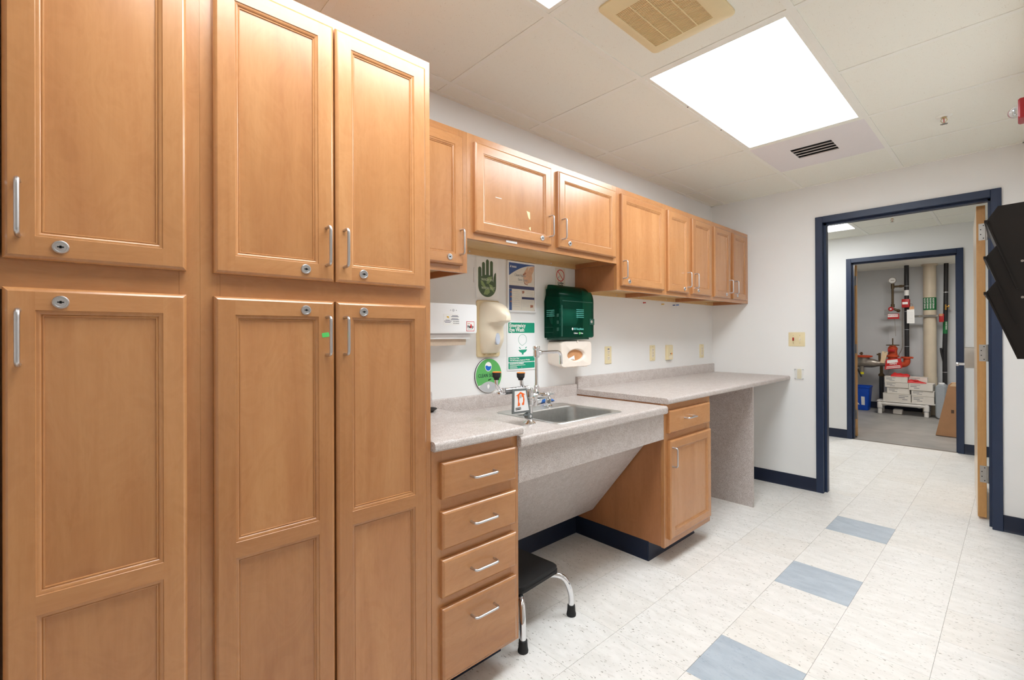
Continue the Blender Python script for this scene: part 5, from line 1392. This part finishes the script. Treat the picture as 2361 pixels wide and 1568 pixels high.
# cartons
def carton(y0, y1, z0, z1, label, x0=9.06, x1=9.29, rot=0.0, mark='L'):
    t = thing('carton', label, 'box', ((x0 + x1) / 2, (y0 + y1) / 2, z0), 'white cartons on the pipe stand')
    c = ((x0 + x1) / 2, (y0 + y1) / 2, 0)
    part('box_body', B().box(x0, x1, y0, y1, z0 + 0.0005, z1 - 0.0055, 0.002, 1).rotz(c, rot), 'carton', t)
    part('box_lid', B().box(x0 - 0.002, x1 + 0.002, y0 - 0.002, y1 + 0.002, z1 - 0.005, z1 - 0.0005).rotz(c, rot), 'carton', t)
    b = B()
    ya = y1 - 0.02 if mark == 'L' else y0 + 0.14
    h = z1 - z0
    for k in range(3):
        b.box(x0 - 0.0008, x0, ya - (0.11, 0.07, 0.10)[k], ya - (0, 0, 0.04)[k], z0 + h * (0.72, 0.48, 0.26)[k], z0 + h * (0.80, 0.60, 0.36)[k])
    part('print', b.rotz(c, rot), 'grey_print', t)
carton(1.071, 1.400, 0.199, 0.318, 'white carton at the bottom of the taller stack', mark='R')
carton(1.085, 1.352, 0.319, 0.408, 'dented white carton second from the bottom of the taller stack', 9.08)
carton(1.098, 1.378, 0.409, 0.489, 'white carton second from the top of the taller stack', 9.07)
carton(1.116, 1.386, 0.490, 0.572, 'white carton on top of the taller stack', 9.08, rot=2)
carton(0.812, 1.062, 0.199, 0.305, 'white carton at the bottom of the stack by the grey case', 9.06)
carton(0.810, 1.066, 0.306, 0.386, 'white carton in the middle of the stack by the grey case', 9.06)
carton(0.822, 1.090, 0.387, 0.490, 'white carton on top of the stack by the grey case', 9.05, rot=-2)
carton(0.90, 1.112, 0.4905, 0.575, 'white carton behind the red bag', 9.19, 9.29)
def bag(pts, label, loc):
    b = B()
    b.loft(pts)
    t = thing('red_bag', label, 'bag', loc)
    part('bag_body', b, 'red_print', t)
    y_, z_ = loc[1], loc[2]
    part('bag_knot', B().ball((loc[0] - 0.02, y_ + 0.02, z_ + 0.035), 0.03, 0.035, 0.014, 10, 6), 'red_print', t)
def blob(x, y0, y1, z0, hs, hx):
    n = len(hs)
    return [[(x + hx * math.cos(a), y0 + (y1 - y0) * i / (n - 1), z0 + hs[i] * max(0.0, math.sin(a))) for a in [math.pi * k / 8 for k in range(9)]] for i in range(n)]
bag(blob(9.18, 1.10, 1.31, 0.573, (0.03, 0.048, 0.04, 0.052, 0.045, 0.062, 0.03), 0.08), 'crumpled red bag on the taller carton stack', (9.18, 1.2, 0.573))
bag(blob(9.14, 0.905, 1.11, 0.491, (0.008, 0.02, 0.035, 0.03, 0.05, 0.04), 0.05), 'crumpled red bag on the carton stack by the grey case', (9.14, 1.0, 0.491))
# grey case
t = thing('equipment_case', 'upright grey equipment case beside the cartons', 'case', (9.2, 0.74, 0))
b = B().loft([[(x, u, v) for u, v in rrect(0.69 + i, 0.798 - i, 0.0 + i, 0.49 - i, 0.045 - i, 7)] for x, i in ((9.03, 0.012), (9.045, 0.0), (9.34, 0.0), (9.35, 0.01))])
part('shell', b, 'case_grey', t)
part('seam', B().loft([[(x, u, v) for u, v in rrect(0.688, 0.800, -0.0 + 0.0005, 0.492, 0.046, 7)] for x in (9.052, 9.062)], False, False), 'white_plastic', t)
part('cap', B().lathe((9.2, 0.745, 0.489), (0, 0, 1), [(0.035, 0), (0.034, 0.014), (0.028, 0.02), (0.0001, 0.021)]), 'white_plastic', t)
# leaning cardboard
t = thing('cardboard_carton', 'flat brown cardboard carton leaning by the plant room door', 'box', (7.6, 0.45, 0))
poly = [(0.668, 0.004), (0.556, 0.612), (0.53, 0.640), (0.33, 0.640), (0.33, 0.0)]
part('box_body', B().loft([[(x + dz * v, u, v) for u, v in poly] for x, dz in ((7.56, 0.06), (7.64, 0.06))]), 'cardboard', t)
part('tape_strip', B().loft([[(7.5585 + 0.06 * v, u, v) for u, v in ((0.545, 0.60), (0.52, 0.636), (0.36, 0.636), (0.36, 0.60))], [(7.5605 + 0.06 * v, u, v) for u, v in ((0.545, 0.60), (0.52, 0.636), (0.36, 0.636), (0.36, 0.60))]]), 'manila', t)
b = B()
for k in range(3):
    b.loft([[(x + 0.06 * v, u, v) for u, v in ((0.530 - k * 0.009, 0.28), (0.524 - k * 0.009, 0.28), (0.524 - k * 0.009, 0.32), (0.530 - k * 0.009, 0.32))] for x in (7.5588, 7.5602)])
part('print', b, 'dark', t)
